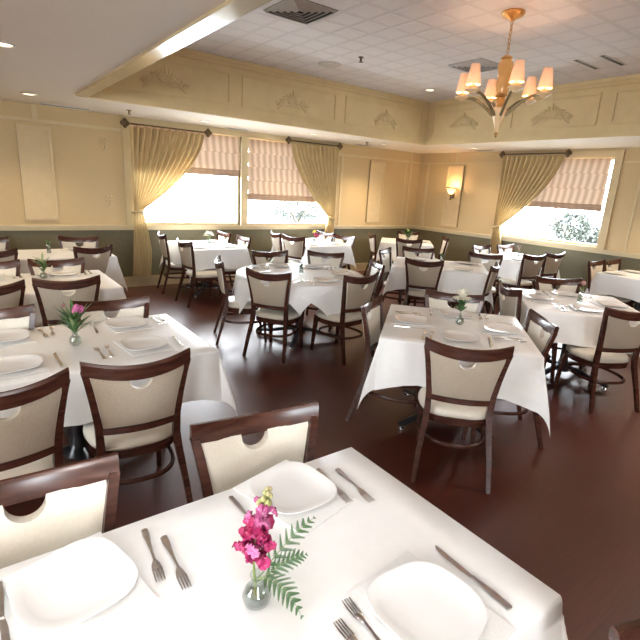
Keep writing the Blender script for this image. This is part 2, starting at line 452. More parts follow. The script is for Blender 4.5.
# ------------------------------------------------------------------ ornaments on the tray faces
def ornament(along, fixed, a, z, w, label):
    bm = NB()
    def P(u, v, d=0): return (a + u, fixed - .003 - d, z + v) if along == 'x' else (fixed - .003 - d, a + u, z + v)
    for k in range(7):                               # fan of leaves in the middle
        th = PI * (.16 + .68 * k / 6); L = .15 if k != 3 else .19
        pts = [P(.02 * math.cos(th) + L * t * math.cos(th), -.06 + L * t * math.sin(th), .012 * math.sin(PI * t)) for t in (0, .25, .5, .75, 1)]
        tube(bm, pts, [.008, .02, .024, .018, .005], 7)
    for s in (-1, 1):
        pts = []
        for k in range(26):                          # S scroll running outwards
            t = k / 25
            u = .05 + (w / 2 - .1) * t; v = -.075 + .05 * math.sin(PI * 1.5 * t + .3) - .03 * t
            pts.append(P(s * u, v, .008))
        tube(bm, pts, [.018 - .008 * k / 25 for k in range(26)], 7)
        for cu, cv, r in ((w / 2 - .07, -.085, .045), (.12, -.03, .04)):
            pts = [P(s * (cu + r * (1 - k / 22) * math.cos(k * .62)), cv + r * (1 - k / 22) * math.sin(k * .62), .01) for k in range(19)]
            tube(bm, pts, [.013 - .0004 * k for k in range(19)], 6)
        for k in range(4):
            t = .2 + .2 * k; u = .05 + (w / 2 - .1) * t; v = -.06 + .05 * math.sin(PI * 1.5 * t + .3)
            tube(bm, [P(s * u, v, .006), P(s * (u + .025), v + .03, .012), P(s * (u + .055), v + .04, .004)], [.006, .015, .004], 6)
    tube(bm, [P(-w * .36, -.105, .006), P(0, -.092, .01), P(w * .36, -.105, .006)], .012, 6)
    tag(finish('scroll_ornament', bm, M['tray']), label, 'ornament', 'leaf scroll ornaments on the ceiling tray')
ornament('x', TY1, 2.22, 2.92, .66, 'leaf scroll relief on the ceiling tray face, nearest the glossy left edge')
ornament('x', TY1, 4.10, 2.92, .62, 'leaf scroll relief in the middle frame of the long ceiling tray face')
ornament('x', TY1, 5.97, 2.90, .58, 'leaf scroll relief on the back tray face nearest the room corner')
ornament('y', TX1, 5.60, 2.92, .62, 'leaf scroll relief behind the chandelier, left one on the right tray face')
ornament('y', TX1, 4.06, 2.92, .66, 'leaf scroll relief above the right curtain, right of the chandelier')
def floral(x, z, label):
    bm = NB(); y = YB - .004
    tube(bm, [(x, y, z - .09), (x + .02, y - .006, z), (x - .01, y, z + .09)], [.006, .009, .005], 6)
    for s in (-1, 1):
        for k in range(3): tube(bm, [(x, y, z - .05 + .05 * k), (x + s * .03, y - .006, z - .02 + .05 * k), (x + s * .06, y, z - .01 + .05 * k)], [.004, .012, .003], 6)
    tag(finish('leaf_ornament', bm, M['wallpanel']), label, 'ornament', 'small leaf reliefs on the back wall')
floral(1.78, 2.13, 'small leaf relief high on the plain wall left of the left curtain')
floral(1.80, 1.32, 'small leaf relief low on the plain wall left of the left curtain')

# ------------------------------------------------------------------ ceiling fittings
def downlight(x, y, z, label, e=40, col=(1, .78, .52), soft=.06):
    root = empty('recessed_light', (x, y, z), label=label, cat='ceiling light', group='recessed ceiling lights')
    bm = NB(); lathe(bm, [(.085, .004), (.088, -.006), (.078, -.010), (.062, -.004), (.06, .0)], 20); finish('trim_ring', bm, M['white'], root)
    bm = NB(); lathe(bm, [(.0, -.004), (.058, -.0045), (.058, -.001)], 20); finish('lens', bm, M['bulb'], root)
    if e:
        l = bpy.data.lights.new('downlight_lamp', 'SPOT'); l.energy = e; l.color = col; l.spot_size = rad(115); l.spot_blend = .8; l.shadow_soft_size = soft
        lo = bpy.data.objects.new('downlight_lamp', l); C.objects.link(lo); lo.location = (x, y, z - .03); l.energy *= 1.15
downlight(.37, 4.43, ZS, 'round recessed light at the left edge of the plain ceiling')
downlight(.78, 6.89, ZS, 'round recessed light near the left wall panel')
downlight(3.07, 7.2, ZS, 'round recessed light above the left curtain, right end of its rod')
downlight(4.9, 7.01, ZS, 'round recessed light above the short rod by the mullion')
downlight(6.6, 7.1, ZS, 'round recessed light near the room corner, over the orange-lit wall', 75)
downlight(6.14, 5.65, ZT, 'round recessed light in the tiled tray ceiling', 20)
for x, y in ((4.1, .6), (6.4, .9)): downlight(x, y, ZT, 'round fill light added to the tiled tray ceiling, nearer the viewer', 115, (1, .86, .76), .12)  # added out of view to light the chrysanthemum and dusty-pink-bud table tops
downlight(7.75, 5.9, ZS, 'round recessed light in the soffit over the right curtain', 30)
downlight(7.75, 2.2, ZS, 'round recessed light in the soffit over the right edge table', 60)
for x, y in ((-1.6, 4.4), (-1.6, 1.9), (.5, -1.6)): downlight(x, y, ZS, 'round warm fill light added to the plain ceiling overhead', 25)  # extra unseen downlights, added as warm fill
for x, y, e in ((-.5, .2, 26), (.35, 1.3, 22), (.2, -.3, 26)): downlight(x, y, ZS, 'round warm fill light added to the plain ceiling overhead', e, (.96, .98, 1), .18)  # invented soft spots, added to brighten the nearest table

def slot(x0, x1, y0, y1, label):
    bm = NB(); z = ZS
    box(bm, x0, x1, y0, y1, z - .006, z)
    o = finish('slot_diffuser', bm, M['vent'], smooth=False); tag(o, label, 'air vent', 'narrow slot vents in the soffit')
    bm = NB(); t = .008
    box(bm, x0 - t, x1 + t, y0 - t, y0, z - .01, z); box(bm, x0 - t, x1 + t, y1, y1 + t, z - .01, z)
    box(bm, x0 - t, x0, y0, y1, z - .01, z); box(bm, x1, x1 + t, y0, y1, z - .01, z)
    finish('frame', bm, M['white'], o, smooth=False)
slot(1.0, 1.58, 7.58, 7.68, 'dark slot vent in the ceiling left of the left curtain')
slot(3.66, 4.02, 7.62, 7.70, 'dark slot vent in the soffit above the window mullion')
slot(6.38, 6.74, 7.58, 7.68, 'dark slot vent in the soffit near the room corner')
slot(8.10, 8.20, 5.75, 6.12, 'dark slot vent in the soffit between sconce and right curtain')

def ceiling_vent(x, y, s, label):
    root = empty('ceiling_vent', (x, y, ZT), label=label, cat='air vent', group='square louvred ceiling vents')
    bm = NB(); box(bm, -s, s, -s, s, -.004, 0); finish('backing', bm, M['vent'], root, smooth=False)
    for k in range(5):
        r0 = s * (1 - k * .19); bm = NB()
        a, b = r0, r0 - s * .085
        lo = [(-a, -a, -.004), (a, -a, -.004), (a, a, -.004), (-a, a, -.004)]
        hi = [(-b, -b, -.024), (b, -b, -.024), (b, b, -.024), (-b, b, -.024)]
        b2 = b - .006
        h2 = [(-b2, -b2, -.020), (b2, -b2, -.020), (b2, b2, -.020), (-b2, b2, -.020)]
        loft(bm, [lo, hi, h2], cap=False); finish('louvre', bm, M['ventw'], root, smooth=False)
ceiling_vent(2.74, 4.22, .25, 'square louvred ceiling vent beside the glossy tray edge')
ceiling_vent(5.38, 4.22, .25, 'square louvred ceiling vent behind the chandelier')
bm = NB(); lathe(bm, [(.0, -.02), (.12, -.018), (.145, -.008), (.15, 0)], 24)
tag(finish('ceiling_speaker', bm, M['ventw'], loc=(4.12, 5.59, ZT)), 'flat round grey disc on the tray ceiling near the back', 'ceiling speaker')
for (x, y, z, lb) in ((4.17, 5.02, ZT, 'small sprinkler head hanging from the tiled tray ceiling'), (1.96, 7.12, ZS, 'small sprinkler head in the soffit over the left curtain'), (6.18, 7.1, ZS, 'small sprinkler head in the soffit near the room corner')):
    root = empty('sprinkler', (x, y, z), label=lb, cat='sprinkler', group='fire sprinkler heads')
    bm = NB(); lathe(bm, [(.035, 0), (.035, -.006), (.012, -.008), (.012, -.04), (.006, -.045)], 12); finish('body', bm, M['bronze'], root)
    bm = NB(); lathe(bm, [(.0, -.055), (.028, -.055), (.028, -.058), (.0, -.059)], 12); box(bm, -.012, -.008, -.003, .003, -.056, -.03); box(bm, .008, .012, -.003, .003, -.056, -.03); finish('deflector', bm, M['bronze'], root)
for y, lb in ((3.235, 'dark linear ceiling slot right of the chandelier, the one farther back'), (2.945, 'dark linear ceiling slot right of the chandelier, the one nearer')):
    bm = NB(); box(bm, 5.88, 6.40, y - .022, y + .022, ZT - .005, ZT)
    o = tag(finish('linear_slot', bm, M['vent'], smooth=False), lb, 'air vent', 'linear slots in the tiled ceiling')
    bm = NB(); box(bm, 5.87, 6.41, y - .032, y - .022, ZT - .008, ZT); box(bm, 5.87, 6.41, y + .022, y + .032, ZT - .008, ZT); finish('edge_strip', bm, M['white'], o, smooth=False)
# outlet on the wainscot
root = empty('wall_outlet', (2.30, YB, .41), label='white electrical outlet low on the wall beside the left curtain', cat='outlet')
bm = NB(); box(bm, -.036, .036, -.007, 0, -.058, .058); finish('cover_plate', bm, M['white'], root, bevel=.003)
for z in (-.024, .024):
    bm = NB(); box(bm, -.017, .017, -.010, -.006, z - .015, z + .015)
    for x in (-.007, .007): box(bm, x - .0015, x + .0015, -.0105, -.0095, z - .006, z + .006)
    finish('socket', bm, M['linen'], root, bevel=.002)

# ------------------------------------------------------------------ chandelier and sconce
ch = empty('chandelier', (4.09, 2.89, ZT), label='brass chandelier with six glowing cone shades and an alabaster body', cat='chandelier')
bm = NB(); lathe(bm, [(.0, -.07), (.02, -.068), (.03, -.055), (.085, -.035), (.10, -.015), (.098, 0)], 24); finish('canopy', bm, M['brass'], ch)
bm = NB()
for k in range(7):
    zc = -.085 - .036 * k; pts = []
    for q in range(12):
        th = 2 * PI * q / 12; u, w = .011 * math.cos(th), .024 * math.sin(th)
        pts.append((u, 0, zc + w) if k % 2 else (0, u, zc + w))
    tube(bm, pts, .0035, 6, closed=True)
finish('chain', bm, M['brass'], ch)
bm = NB(); lathe(bm, [(.012, -.335), (.03, -.345), (.05, -.36), (.052, -.372), (.03, -.38)], 20); finish('cap', bm, M['brass'], ch)
bm = NB(); lathe(bm, [(.040, -.378), (.062, -.40), (.066, -.44), (.056, -.49), (.064, -.505), (.054, -.52), (.060, -.56), (.054, -.62), (.046, -.66)], 20); finish('glass_column', bm, M['amber'], ch)
bm = NB(); lathe(bm, [(.036, -.655), (.052, -.665), (.054, -.68), (.036, -.69), (.032, -.75), (.045, -.77)], 20); finish('collar', bm, M['brass'], ch)
bm = NB(); lathe(bm, [(.04, -.765), (.066, -.785), (.068, -.80), (.056, -.84), (.036, -.90), (.022, -.955), (.016, -.99)], 20); finish('cone', bm, M['alab'], ch)
bm = NB(); lathe(bm, [(.017, -.985), (.022, -.995), (.012, -1.01), (.014, -1.02), (.0, -1.035)], 14); finish('finial', bm, M['brass'], ch)
for k in range(6):
    th = rad(52 + 60 * k); u = Vector((math.cos(th), math.sin(th), 0))
    bm = NB(); pts = []
    for q in range(17):
        t = q / 16
        r = .05 + .31 * t; z = -.84 + .145 * math.sin(t * PI * .62) ** 1.1 + (.02 * t)
        pts.append(u * r + Vector((0, 0, z)))
    tube(bm, pts, [.013 - .004 * q / 16 for q in range(17)], 8, flat=1.3); arm = finish('arm', bm, M['armgreen'], ch)
    c = u * .36; zb = -.675
    bm = NB(); lathe(bm, [(.012, zb - .03), (.034, zb - .016), (.066, zb - .002), (.068, zb + .008), (.02, zb + .006), (.016, zb + .02), (.04, zb + .028), (.042, zb + .034), (.014, zb + .036), (.014, zb + .07)], 16, (c.x, c.y, 0)); finish('candle_cup', bm, M['alab'], arm)
    bm = NB(); zs = zb + .045
    lathe(bm, [(.061, zs), (.0615, zs + .004), (.038, zs + .160), (.037, zs + .163)], 24, (c.x, c.y, 0), cap=False); finish('lamp_shade', bm, M['shade'], arm)
    l = bpy.data.lights.new('chandelier_lamp', 'POINT'); l.energy = 1.8; l.color = (1, .70, .44); l.shadow_soft_size = .03
    lo = bpy.data.objects.new('chandelier_lamp', l); C.objects.link(lo); lo.location = Vector((4.09, 2.89, ZT)) + c + Vector((0, 0, zs + .09))

sc = empty('wall_sconce', (XR - .02, 6.80, 1.62), label='lit glass bowl sconce on the narrow raised wall panel', cat='wall lamp')
bm = NB(); lathe(bm, [(.0, -.02), (.016, -.015), (.02, 0), (.010, .012), (.012, .08), (.02, .10)], 12, (-.09, 0, 0)); finish('stem', bm, M['bronze'], sc)
bm = NB(); tube(bm, [(0, 0, .06), (-.05, 0, .05), (-.09, 0, .08)], .009, 8); lathe(bm, [(.03, 0), (.03, .1)], 12, (-.005, 0, .02)); finish('bracket', bm, M['bronze'], sc)
bm = NB(); lathe(bm, [(.02, .10), (.05, .115), (.085, .17), (.10, .225)], 24, (-.09, 0, 0), cap=False); finish('glass_bowl', bm, M['bowl'], sc)
bm = NB(); lathe(bm, [(.098, .222), (.106, .224), (.106, .238), (.098, .238)], 24, (-.09, 0, 0)); finish('rim', bm, M['bronze'], sc)
for (x, y, e) in ((XR - .16, 6.80, 5),):
    l = bpy.data.lights.new('sconce_lamp', 'POINT'); l.energy = e; l.color = (1, .6, .28); l.shadow_soft_size = .04
    lo = bpy.data.objects.new('sconce_lamp', l); C.objects.link(lo); lo.location = (x, y, 1.90)

# ------------------------------------------------------------------ dining chair
def make_chair():
    root = empty('dining_chair', (0, 0, 0), cat='chair')
    sr = lambda x: 1 - (x / .24) ** 2
    # top rail: concave in plan, dipping in the middle
    xs = [-.243 + .486 * i / 16 for i in range(17)]
    bm = NB(); rings = []
    for x in xs:
        s = max(0, sr(x)); y = -.262 - .052 * s; zt = .908 - .032 * s; h = .066 + .004 * s
        rings.append([(x, y - .011, zt - h), (x, y + .017, zt - h), (x * 1.004, y + .012, zt - .012), (x * 1.004, y + .004, zt), (x * 1.004, y - .008, zt), (x, y - .018, zt - .01)])
    loft(bm, rings); finish('top_rail', bm, M['wood'], root, bevel=.003)
    for s in (-1, 1):                               # rear leg and back post in one
        bm = NB(); rings = []
        for x, y, z, w, d in ((.222, -.325, 0, .026, .026), (.208, -.275, .18, .030, .030), (.186, -.222, .37, .036, .036), (.180, -.212, .45, .036, .036), (.184, -.218, .56, .034, .032), (.200, -.232, .68, .032, .030), (.218, -.250, .79, .031, .027), (.231, -.262, .854, .030, .026)):
            x *= s; rings.append([(x - w / 2, y - d / 2, z), (x + w / 2, y - d / 2, z), (x + w / 2, y + d / 2, z), (x - w / 2, y + d / 2, z)])
        loft(bm, rings); finish('leg', bm, M['wood'], root, bevel=.005)
    for s in (-1, 1):
        bm = NB(); rings = []
        for x, y, z, w in ((.186, .215, 0, .024), (.180, .200, .2, .031), (.172, .178, .40, .040)):
            x *= s; rings.append([(x - w / 2, y - w / 2, z), (x + w / 2, y - w / 2, z), (x + w / 2, y + w / 2, z), (x - w / 2, y + w / 2, z)])
        loft(bm, rings); finish('leg', bm, M['wood'], root, bevel=.006)
    bm = NB(); ribbon(bm, [(x * .75, -.216 - .034 * max(0, sr(x)), .530) for x in xs], .024, .034); finish('lower_rail', bm, M['wood'], root, bevel=.004)
    # seat outlines
    def outline(k, n=40):
        pts = []
        for i in range(n):
            th = 2 * PI * i / n; c, s = math.cos(th), math.sin(th)
            p = 2 / (2.35 if s > 0 else 3.6)
            x = math.copysign(abs(c) ** p, c); y = math.copysign(abs(s) ** p, s)
            wx = .232 if s > 0 else .232 - .03 * abs(y)
            pts.append((x * wx * k, (y * (.262 if s > 0 else .215)) * k))
        return pts
    def slab(levels):
        bm = NB(); loft(bm, [[(x, y, z) for x, y in outline(k)] for k, z in levels]); return bm
    finish('seat_frame', slab([(.93, .348), (.965, .35), (.975, .395), (.95, .40)]), M['wood'], root)
    finish('seat', slab([(.95, .398), (.99, .404), (1.0, .416), (.985, .432), (.93, .446), (.80, .455), (.55, .461), (.2, .463)]), M['leather'], root, autosmooth=80)
    # bent stretcher hoop between the legs
    bm = NB(); pts = []
    for i in range(40):
        th = 2 * PI * i / 40; c, s = math.cos(th), math.sin(th); p = 2 / 2.7
        pts.append((math.copysign(abs(c) ** p, c) * .196, math.copysign(abs(s) ** p, s) * (.205 if s > 0 else .245), .235))
    tube(bm, pts, .012, 8, closed=True, flat=1.15); finish('stretcher', bm, M['wood'], root)
    # upholstered back with a half-moon hand hole under the top rail
    rh, zc, z0 = .050, .812, .552
    xs2 = sorted(set([round(-.20 + .40 * i / 20, 4) for i in range(21)] + [round(rh * math.sin(PI * k / 16), 4) for k in range(-8, 9)]))
    nz = 8; bm = NB(); F = []; B = []
    for x in xs2:
        s = max(0, 1 - (x / .20) ** 2); ztop = zc + .032 * (1 - s)
        if abs(x) < rh - 1e-4: ztop = zc - .010 - math.sqrt(rh * rh - x * x)
        f, b = [], []
        for j in range(nz + 1):
            z = z0 + (ztop - z0) * j / nz; t = (z - z0) / (zc - z0)
            hx = x * (.83 + .21 * min(1, t) ** 1.3)
            y = -.220 - .036 * t - (.034 + .016 * t) * max(0, 1 - (x / .235) ** 2)
            puff = .010 * (max(0, 1 - (abs(x) / .2) ** 4) * max(0, 1 - abs(2 * t - 1) ** 4)) ** .5
            f.append(bm.verts.new((hx, y + .010 + puff, z))); b.append(bm.verts.new((hx, y - .010 - puff * .5, z)))
        F.append(f); B.append(b)
    for i in range(len(xs2) - 1):
        for j in range(nz):
            bm.faces.new((F[i][j], F[i + 1][j], F[i + 1][j + 1], F[i][j + 1])).material_index = 0
            bm.faces.new((B[i][j], B[i][j + 1], B[i + 1][j + 1], B[i + 1][j])).material_index = 1
        bm.faces.new((F[i][nz], F[i + 1][nz], B[i + 1][nz], B[i][nz])); bm.faces.new((F[i][0], B[i][0], B[i + 1][0], F[i + 1][0]))
    for i in (0, -1):
        for j in range(nz): bm.faces.new((F[i][j], F[i][j + 1], B[i][j + 1], B[i][j]))
    o = finish('backrest', bm, [M['leather'], M['taupe']], root, autosmooth=50); o['label'] = 'cream front and taupe back with half-moon hand hole'
    return root

# tables: id -> (descriptor for labels, short noun)
DESC = {
 'T1': 'the nearest table', 'T2': 'the left pink-flower table', 'T3': 'the second left table', 'T4': 'the far left table',
 'T5': 'the round table', 'T6': 'the chrysanthemum table', 'T7': 'the dusty-pink-bud table', 'T8': 'the right-edge table',
 'T9': 'the table behind the chrysanthemum', 'T10': 'the right wall window table', 'T11': 'the corner greenery table',
 'T12': 'the white-flower window table', 'T13': 'the pink-and-yellow-flower window table'}
GRP = {k: 'chairs at ' + v for k, v in DESC.items()}
# chairs: table, x, y of the middle of the top rail, facing direction in degrees, which one
CHAIRS = [
 ('T1', .785, 1.415, -97, 'cream-fronted dark chair on the far side of {}, right one'),
 ('T1', .05, 1.40, -93, 'cream-fronted dark chair cut by left photo edge, far side of {}'),
 ('T1', 1.16, .138, -120, 'dark chair showing only its rail tip at bottom right, by {}'),
 ('T2', .582, 2.135, 86, 'taupe-backed dark chair on the near side of {}, whole back showing'),
 ('T2', .05, 2.08, 96, 'taupe-backed dark chair at left photo edge, near side of {}'),
 ('T2', .752, 3.39, -92, 'cream-fronted dark chair on the far side of {}, right of its flowers'),
 ('T2', .06, 3.42, -95, 'cream-fronted dark chair at left photo edge, far side of {}'),
 ('T3', .618, 4.195, 86, 'taupe-backed dark chair on the near side of {}, behind the pink flowers'),
 ('T3', .088, 4.13, 98, 'taupe-backed dark chair at left photo edge, near side of {}'),
 ('T3', .69, 5.25, -92, 'cream-fronted dark chair on the far side of {}, right of its greenery'),
 ('T3', .137, 5.24, -88, 'cream-fronted dark chair at left photo edge, far side of {}'),
 ('T4', 1.217, 6.08, 112, 'taupe-backed dark chair turned slightly at the right end of {}'),
 ('T4', .19, 5.98, 90, 'taupe-backed dark chair at left photo edge, near side of {}'),
 ('T4', 1.23, 7.13, -105, 'cream-fronted dark chair against the wainscot behind {}'),
 ('T4', .19, 7.18, -90, 'cream-fronted dark chair at left photo edge, far side of {}'),
 ('T5', 2.17, 4.79, -21, 'dark chair in profile at the left of {}'),
 ('T5', 2.307, 3.97, 33, 'taupe-backed dark chair near-left of {}, back to the viewer'),
 ('T5', 3.14, 3.49, 96, 'taupe-backed dark chair near-right of {}, under the big cloth point'),
 ('T5', 3.09, 5.27, -98, 'cream-fronted dark chair far-left of {}, facing the viewer'),
 ('T5', 3.81, 5.02, -135, 'cream-fronted dark chair far-right of {}, facing the viewer'),
 ('T5', 3.87, 4.05, 155, 'dark chair in profile at the right of {}, rail shining'),
 ('T6', 2.213, 1.538, 43, 'taupe-backed dark chair at the near side of {}, pulled out'),
 ('T6', 2.40, 2.60, -58, 'dark chair in profile at the left side of {}'),
 ('T6', 3.26, 1.66, 140, 'dark chair tucked in at the right side of {}'),
 ('T6', 3.36, 2.56, -144, 'dark chair at the far side of {}, behind the white bloom'),
 ('T7', 5.20, 2.63, -130, 'cream-fronted dark chair on the far side of {}'),
 ('T7', 4.29, 1.49, 63, 'taupe-backed dark chair with whole seat showing, near side of {}'),
 ('T7', 4.13, 2.56, -35, 'dark chair at the left end of {}'),
 ('T8', 7.38, 3.24, -90, 'dark chair behind {}, left one of the pair'),
 ('T8', 7.84, 3.22, -92, 'dark chair behind {}, right one of the pair'),
 ('T9', 4.64, 4.06, 38, 'taupe-backed dark chair on the near side of {}'),
 ('T9', 5.65, 5.09, -138, 'cream-fronted dark chair on the far side of {}, left one'),
 ('T9', 6.21, 4.26, -150, 'cream-fronted dark chair on the far side of {}, right one'),
 ('T9', 4.88, 5.07, -62, 'cream-fronted dark chair at the left end of {}'),
 ('T9', 5.30, 3.46, 118, 'taupe-backed dark chair at the right end of {}'),
 ('T10', 7.20, 5.08, -90, 'dark chair on the far side of {}, left one'),
 ('T10', 7.85, 5.04, -92, 'dark chair on the far side of {}, right one'),
 ('T10', 7.00, 3.92, 80, 'taupe-backed dark chair on the near side of {}, left one'),
 ('T10', 7.70, 3.97, 84, 'taupe-backed dark chair on the near side of {}, right one'),
 ('T11', 6.53, 6.12, 50, 'taupe-backed dark chair on the near side of {}'),
 ('T11', 7.80, 7.36, -135, 'dark chair behind {}, mostly hidden'),
 ('T11', 6.40, 7.03, -30, 'dark chair in profile left of {}'),
 ('T11', 7.66, 6.18, 140, 'dark chair right of {}, below the sconce'),
 ('T12', 2.40, 7.38, -8, 'dark chair left of {}, nearer the window'),
 ('T12', 2.40, 6.45, 2, 'dark chair left of {}, nearer the viewer'),
 ('T12', 3.53, 7.46, 180, 'dark chair right of {}, nearer the window'),
 ('T12', 3.56, 6.81, 178, 'dark chair right of {}, nearer the viewer'),
 ('T13', 4.41, 7.37, -12, 'dark chair left of {}, nearer the window'),
 ('T13', 4.43, 6.80, 18, 'dark chair left of {}, nearer the viewer'),
 ('T13', 5.55, 7.35, 186, 'dark chair right of {}, nearer the window'),
 ('T13', 5.55, 6.77, 192, 'dark chair right of {}, nearer the viewer')]
chair0 = make_chair(); first = True
for t, x, y, f, lb in CHAIRS:
    o = chair0 if first else copy_tree(chair0); first = False
    a = rad(f); o.location = (x + .30 * math.cos(a), y + .30 * math.sin(a), 0); o.rotation_euler = (0, 0, a - PI / 2)
    o['label'] = lb.format(DESC[t]); o['category'] = 'chair'; o['group'] = GRP[t]

# ------------------------------------------------------------------ tables and cloths
TH = .752
def pedestal(root, feet_rot, r=.46):
    bm = NB(); lathe(bm, [(.07, .05), (.085, .07), (.05, .12), (.038, .18), (.038, .60), (.05, .66), (.09, .70), (.09, .715)], 18); finish('column', bm, M['iron'], root)
    for k in range(4):
        th = feet_rot + PI / 2 * k; u = Vector((math.cos(th), math.sin(th), 0)); bm = NB()
        tube(bm, [u * d + Vector((0, 0, z)) for d, z in ((.03, .10), (.15, .095), (.30, .062), (r, .042))], [.036, .036, .032, .026], 10, flat=.62)
        ft = finish('foot', bm, M['iron'], root)
        bm = NB(); p = u * (r - .02); lathe(bm, [(.012, .045), (.014, .02), (.024, .014), (.026, .0)], 12, (p.x, p.y, 0)); finish('glide', bm, M['chrome'], ft)
def drape(L, W, d, R=None, seed=0, ph=0):
    """cloth over a rectangular top L x W with overhang d, or (R given) over a round top: a square cloth of half side L turned by ph"""
    rnd = random.Random(seed); bm = NB(); p1, p2 = rnd.uniform(0, 6), rnd.uniform(0, 6)
    if R:
        n = 72; g = {}
        for i in range(n + 1):
            for j in range(n + 1):
                x, y = L * (2 * i / n - 1), L * (2 * j / n - 1); rho = math.hypot(x, y); th = math.atan2(y, x) + ph
                if rho <= R: q = (rho * math.cos(th), rho * math.sin(th), 0)
                else:
                    h = rho - R; k = min(1, h / .2)
                    rr = R + .012 + .10 * h + .022 * k * math.sin(9 * th + p1)
                    q = (rr * math.cos(th), rr * math.sin(th), -h * .985)
                g[i, j] = bm.verts.new(q)
        for i in range(n):
            for j in range(n): bm.faces.new((g[i, j], g[i + 1, j], g[i + 1, j + 1], g[i, j + 1]))
        return bm
    def axis(h):
        n = max(6, int(2 * h / .09)); a = [-h + 2 * h * i / n for i in range(n + 1)]
        m = 14; o = [h + d * (k / m) for k in range(1, m + 1)]
        o = [h + .008, h + .02] + [q for q in o if q > h + .025]
        return [-q for q in o[::-1]] + a + o
    A, Bx = axis(L / 2), axis(W / 2); g = {}
    fl = .05
    for i, a in enumerate(A):
        for j, b in enumerate(Bx):
            ox, oy = max(0, abs(a) - L / 2), max(0, abs(b) - W / 2)
            sx, sy = (1 if a > 0 else -1), (1 if b > 0 else -1)
            if ox == 0 and oy == 0: q = (a, b, 0)
            elif oy == 0 or ox == 0:
                o = ox or oy; t = o / d
                s = b if oy == 0 else a; half = (W if oy == 0 else L) / 2
                edge = (abs(s) / half)
                w = .016 * t * math.sin(11 * s + p1 + (0 if oy == 0 else 2) + sx + sy) + .010 * t * math.sin(23 * s + p2)
                out = .006 * min(1, o / .01) + fl * o + w + .03 * t * max(0, edge - .75) / .25
                z = -math.sqrt(max(0, o * o - (fl * o) ** 2)) + .004 * min(1, o / .02)
                z = z * (.84 + .16 * edge ** 3) + .012 * t * math.sin(7 * s + p2)
                q = (sx * (L / 2 + out), b, z) if oy == 0 else (a, sy * (W / 2 + out), z)
            else:
                r = math.hypot(ox, oy); th = math.atan2(oy, ox); t = r / d; k = math.sin(2 * th)
                pk = .17 * r * abs(k) ** 1.3
                w = .03 * min(1, t)
                hx = (fl * r + w) * math.cos(th) + pk * .7071; hy = (fl * r + w) * math.sin(th) + pk * .7071
                z = -math.sqrt(max(1e-6, r * r - min(r * .95, pk) ** 2)) * .97
                q = (sx * (L / 2 + hx), sy * (W / 2 + hy), z)
            g[i, j] = bm.verts.new(q)
    for i in range(len(A) - 1):
        for j in range(len(Bx) - 1): bm.faces.new((g[i, j], g[i + 1, j], g[i + 1, j + 1], g[i, j + 1]))
    return bm
TABLES = {  # cx, cy, L (along local x), W, rotation, overhang
 'T1': (.39, .81, 1.42, .82, 0, .33), 'T2': (.41, 2.92, 1.42, .90, 0, .32), 'T3': (.37, 4.86, 1.42, .92, 0, .32),
 'T4': (.72, 6.60, 1.50, .80, 0, .34), 'T6': (2.905, 2.17, 1.03, 1.04, -48.5, .37), 'T7': (4.76, 2.19, 1.03, 1.06, -48.5, .34),
 'T8': (7.62, 2.64, .84, .90, -4, .34), 'T9': (5.33, 4.38, 1.25, 1.02, -49, .34), 'T10': (7.52, 4.54, 1.1, .80, 0, .34),
 'T11': (7.20, 6.83, 1.0, 1.0, 45, .36), 'T12': (3.00, 7.05, .86, 1.12, 0, .34), 'T13': (5.02, 7.05, .88, 1.12, 0, .34)}
def table_top_box(root, L, W):
    bm = NB(); box(bm, -L / 2, L / 2, -W / 2, W / 2, .715, .745); finish('tabletop', bm, M['wood'], root, bevel=.006)
CL = TH + .003
for k, (cx, cy, L, W, r, d) in TABLES.items():
    nm = DESC[k].replace('the ', '', 1)
    t = empty('dining_table', (cx, cy, 0), rad(r), label='pedestal base under the cloth of ' + DESC[k], cat='table', group='pedestal dining tables')
    table_top_box(t, L, W); pedestal(t, 0 if k == 'T2' else PI / 4)
    c = finish('tablecloth', drape(L, W, d, seed=len(k) * 7 + int(cx * 10)), M['cloth'], autosmooth=75)
    c.location = (cx, cy, TH); c.rotation_euler = (0, 0, rad(r))
    tag(c, 'white cloth draped over ' + DESC[k], 'tablecloth', 'white tablecloths')
R5 = .70; C5 = (3.03, 4.44)
t = empty('round_table', (*C5, 0), 0, label='round pedestal table with four-footed black base, under pointed cloths', cat='table', group='pedestal dining tables')
bm = NB(); lathe(bm, [(R5 - .02, .715), (R5, .722), (R5, .738), (R5 - .01, .745)], 48); finish('tabletop', bm, M['wood'], t); pedestal(t, rad(48), .5)
c = finish('tablecloth', drape(.79, 0, 0, R5, 3, rad(265 - 45)), M['cloth'], autosmooth=75, loc=(*C5, TH - .002)); tag(c, 'long-pointed white undercloth on the round table', 'tablecloth', 'white tablecloths')
c = finish('tablecloth', drape(.715, 0, 0, R5 + .012, 5, rad(236 - 45)), M['cloth'], autosmooth=75, loc=(*C5, TH + .004)); tag(c, 'upper white cloth with shorter points on the round table', 'tablecloth', 'white tablecloths')

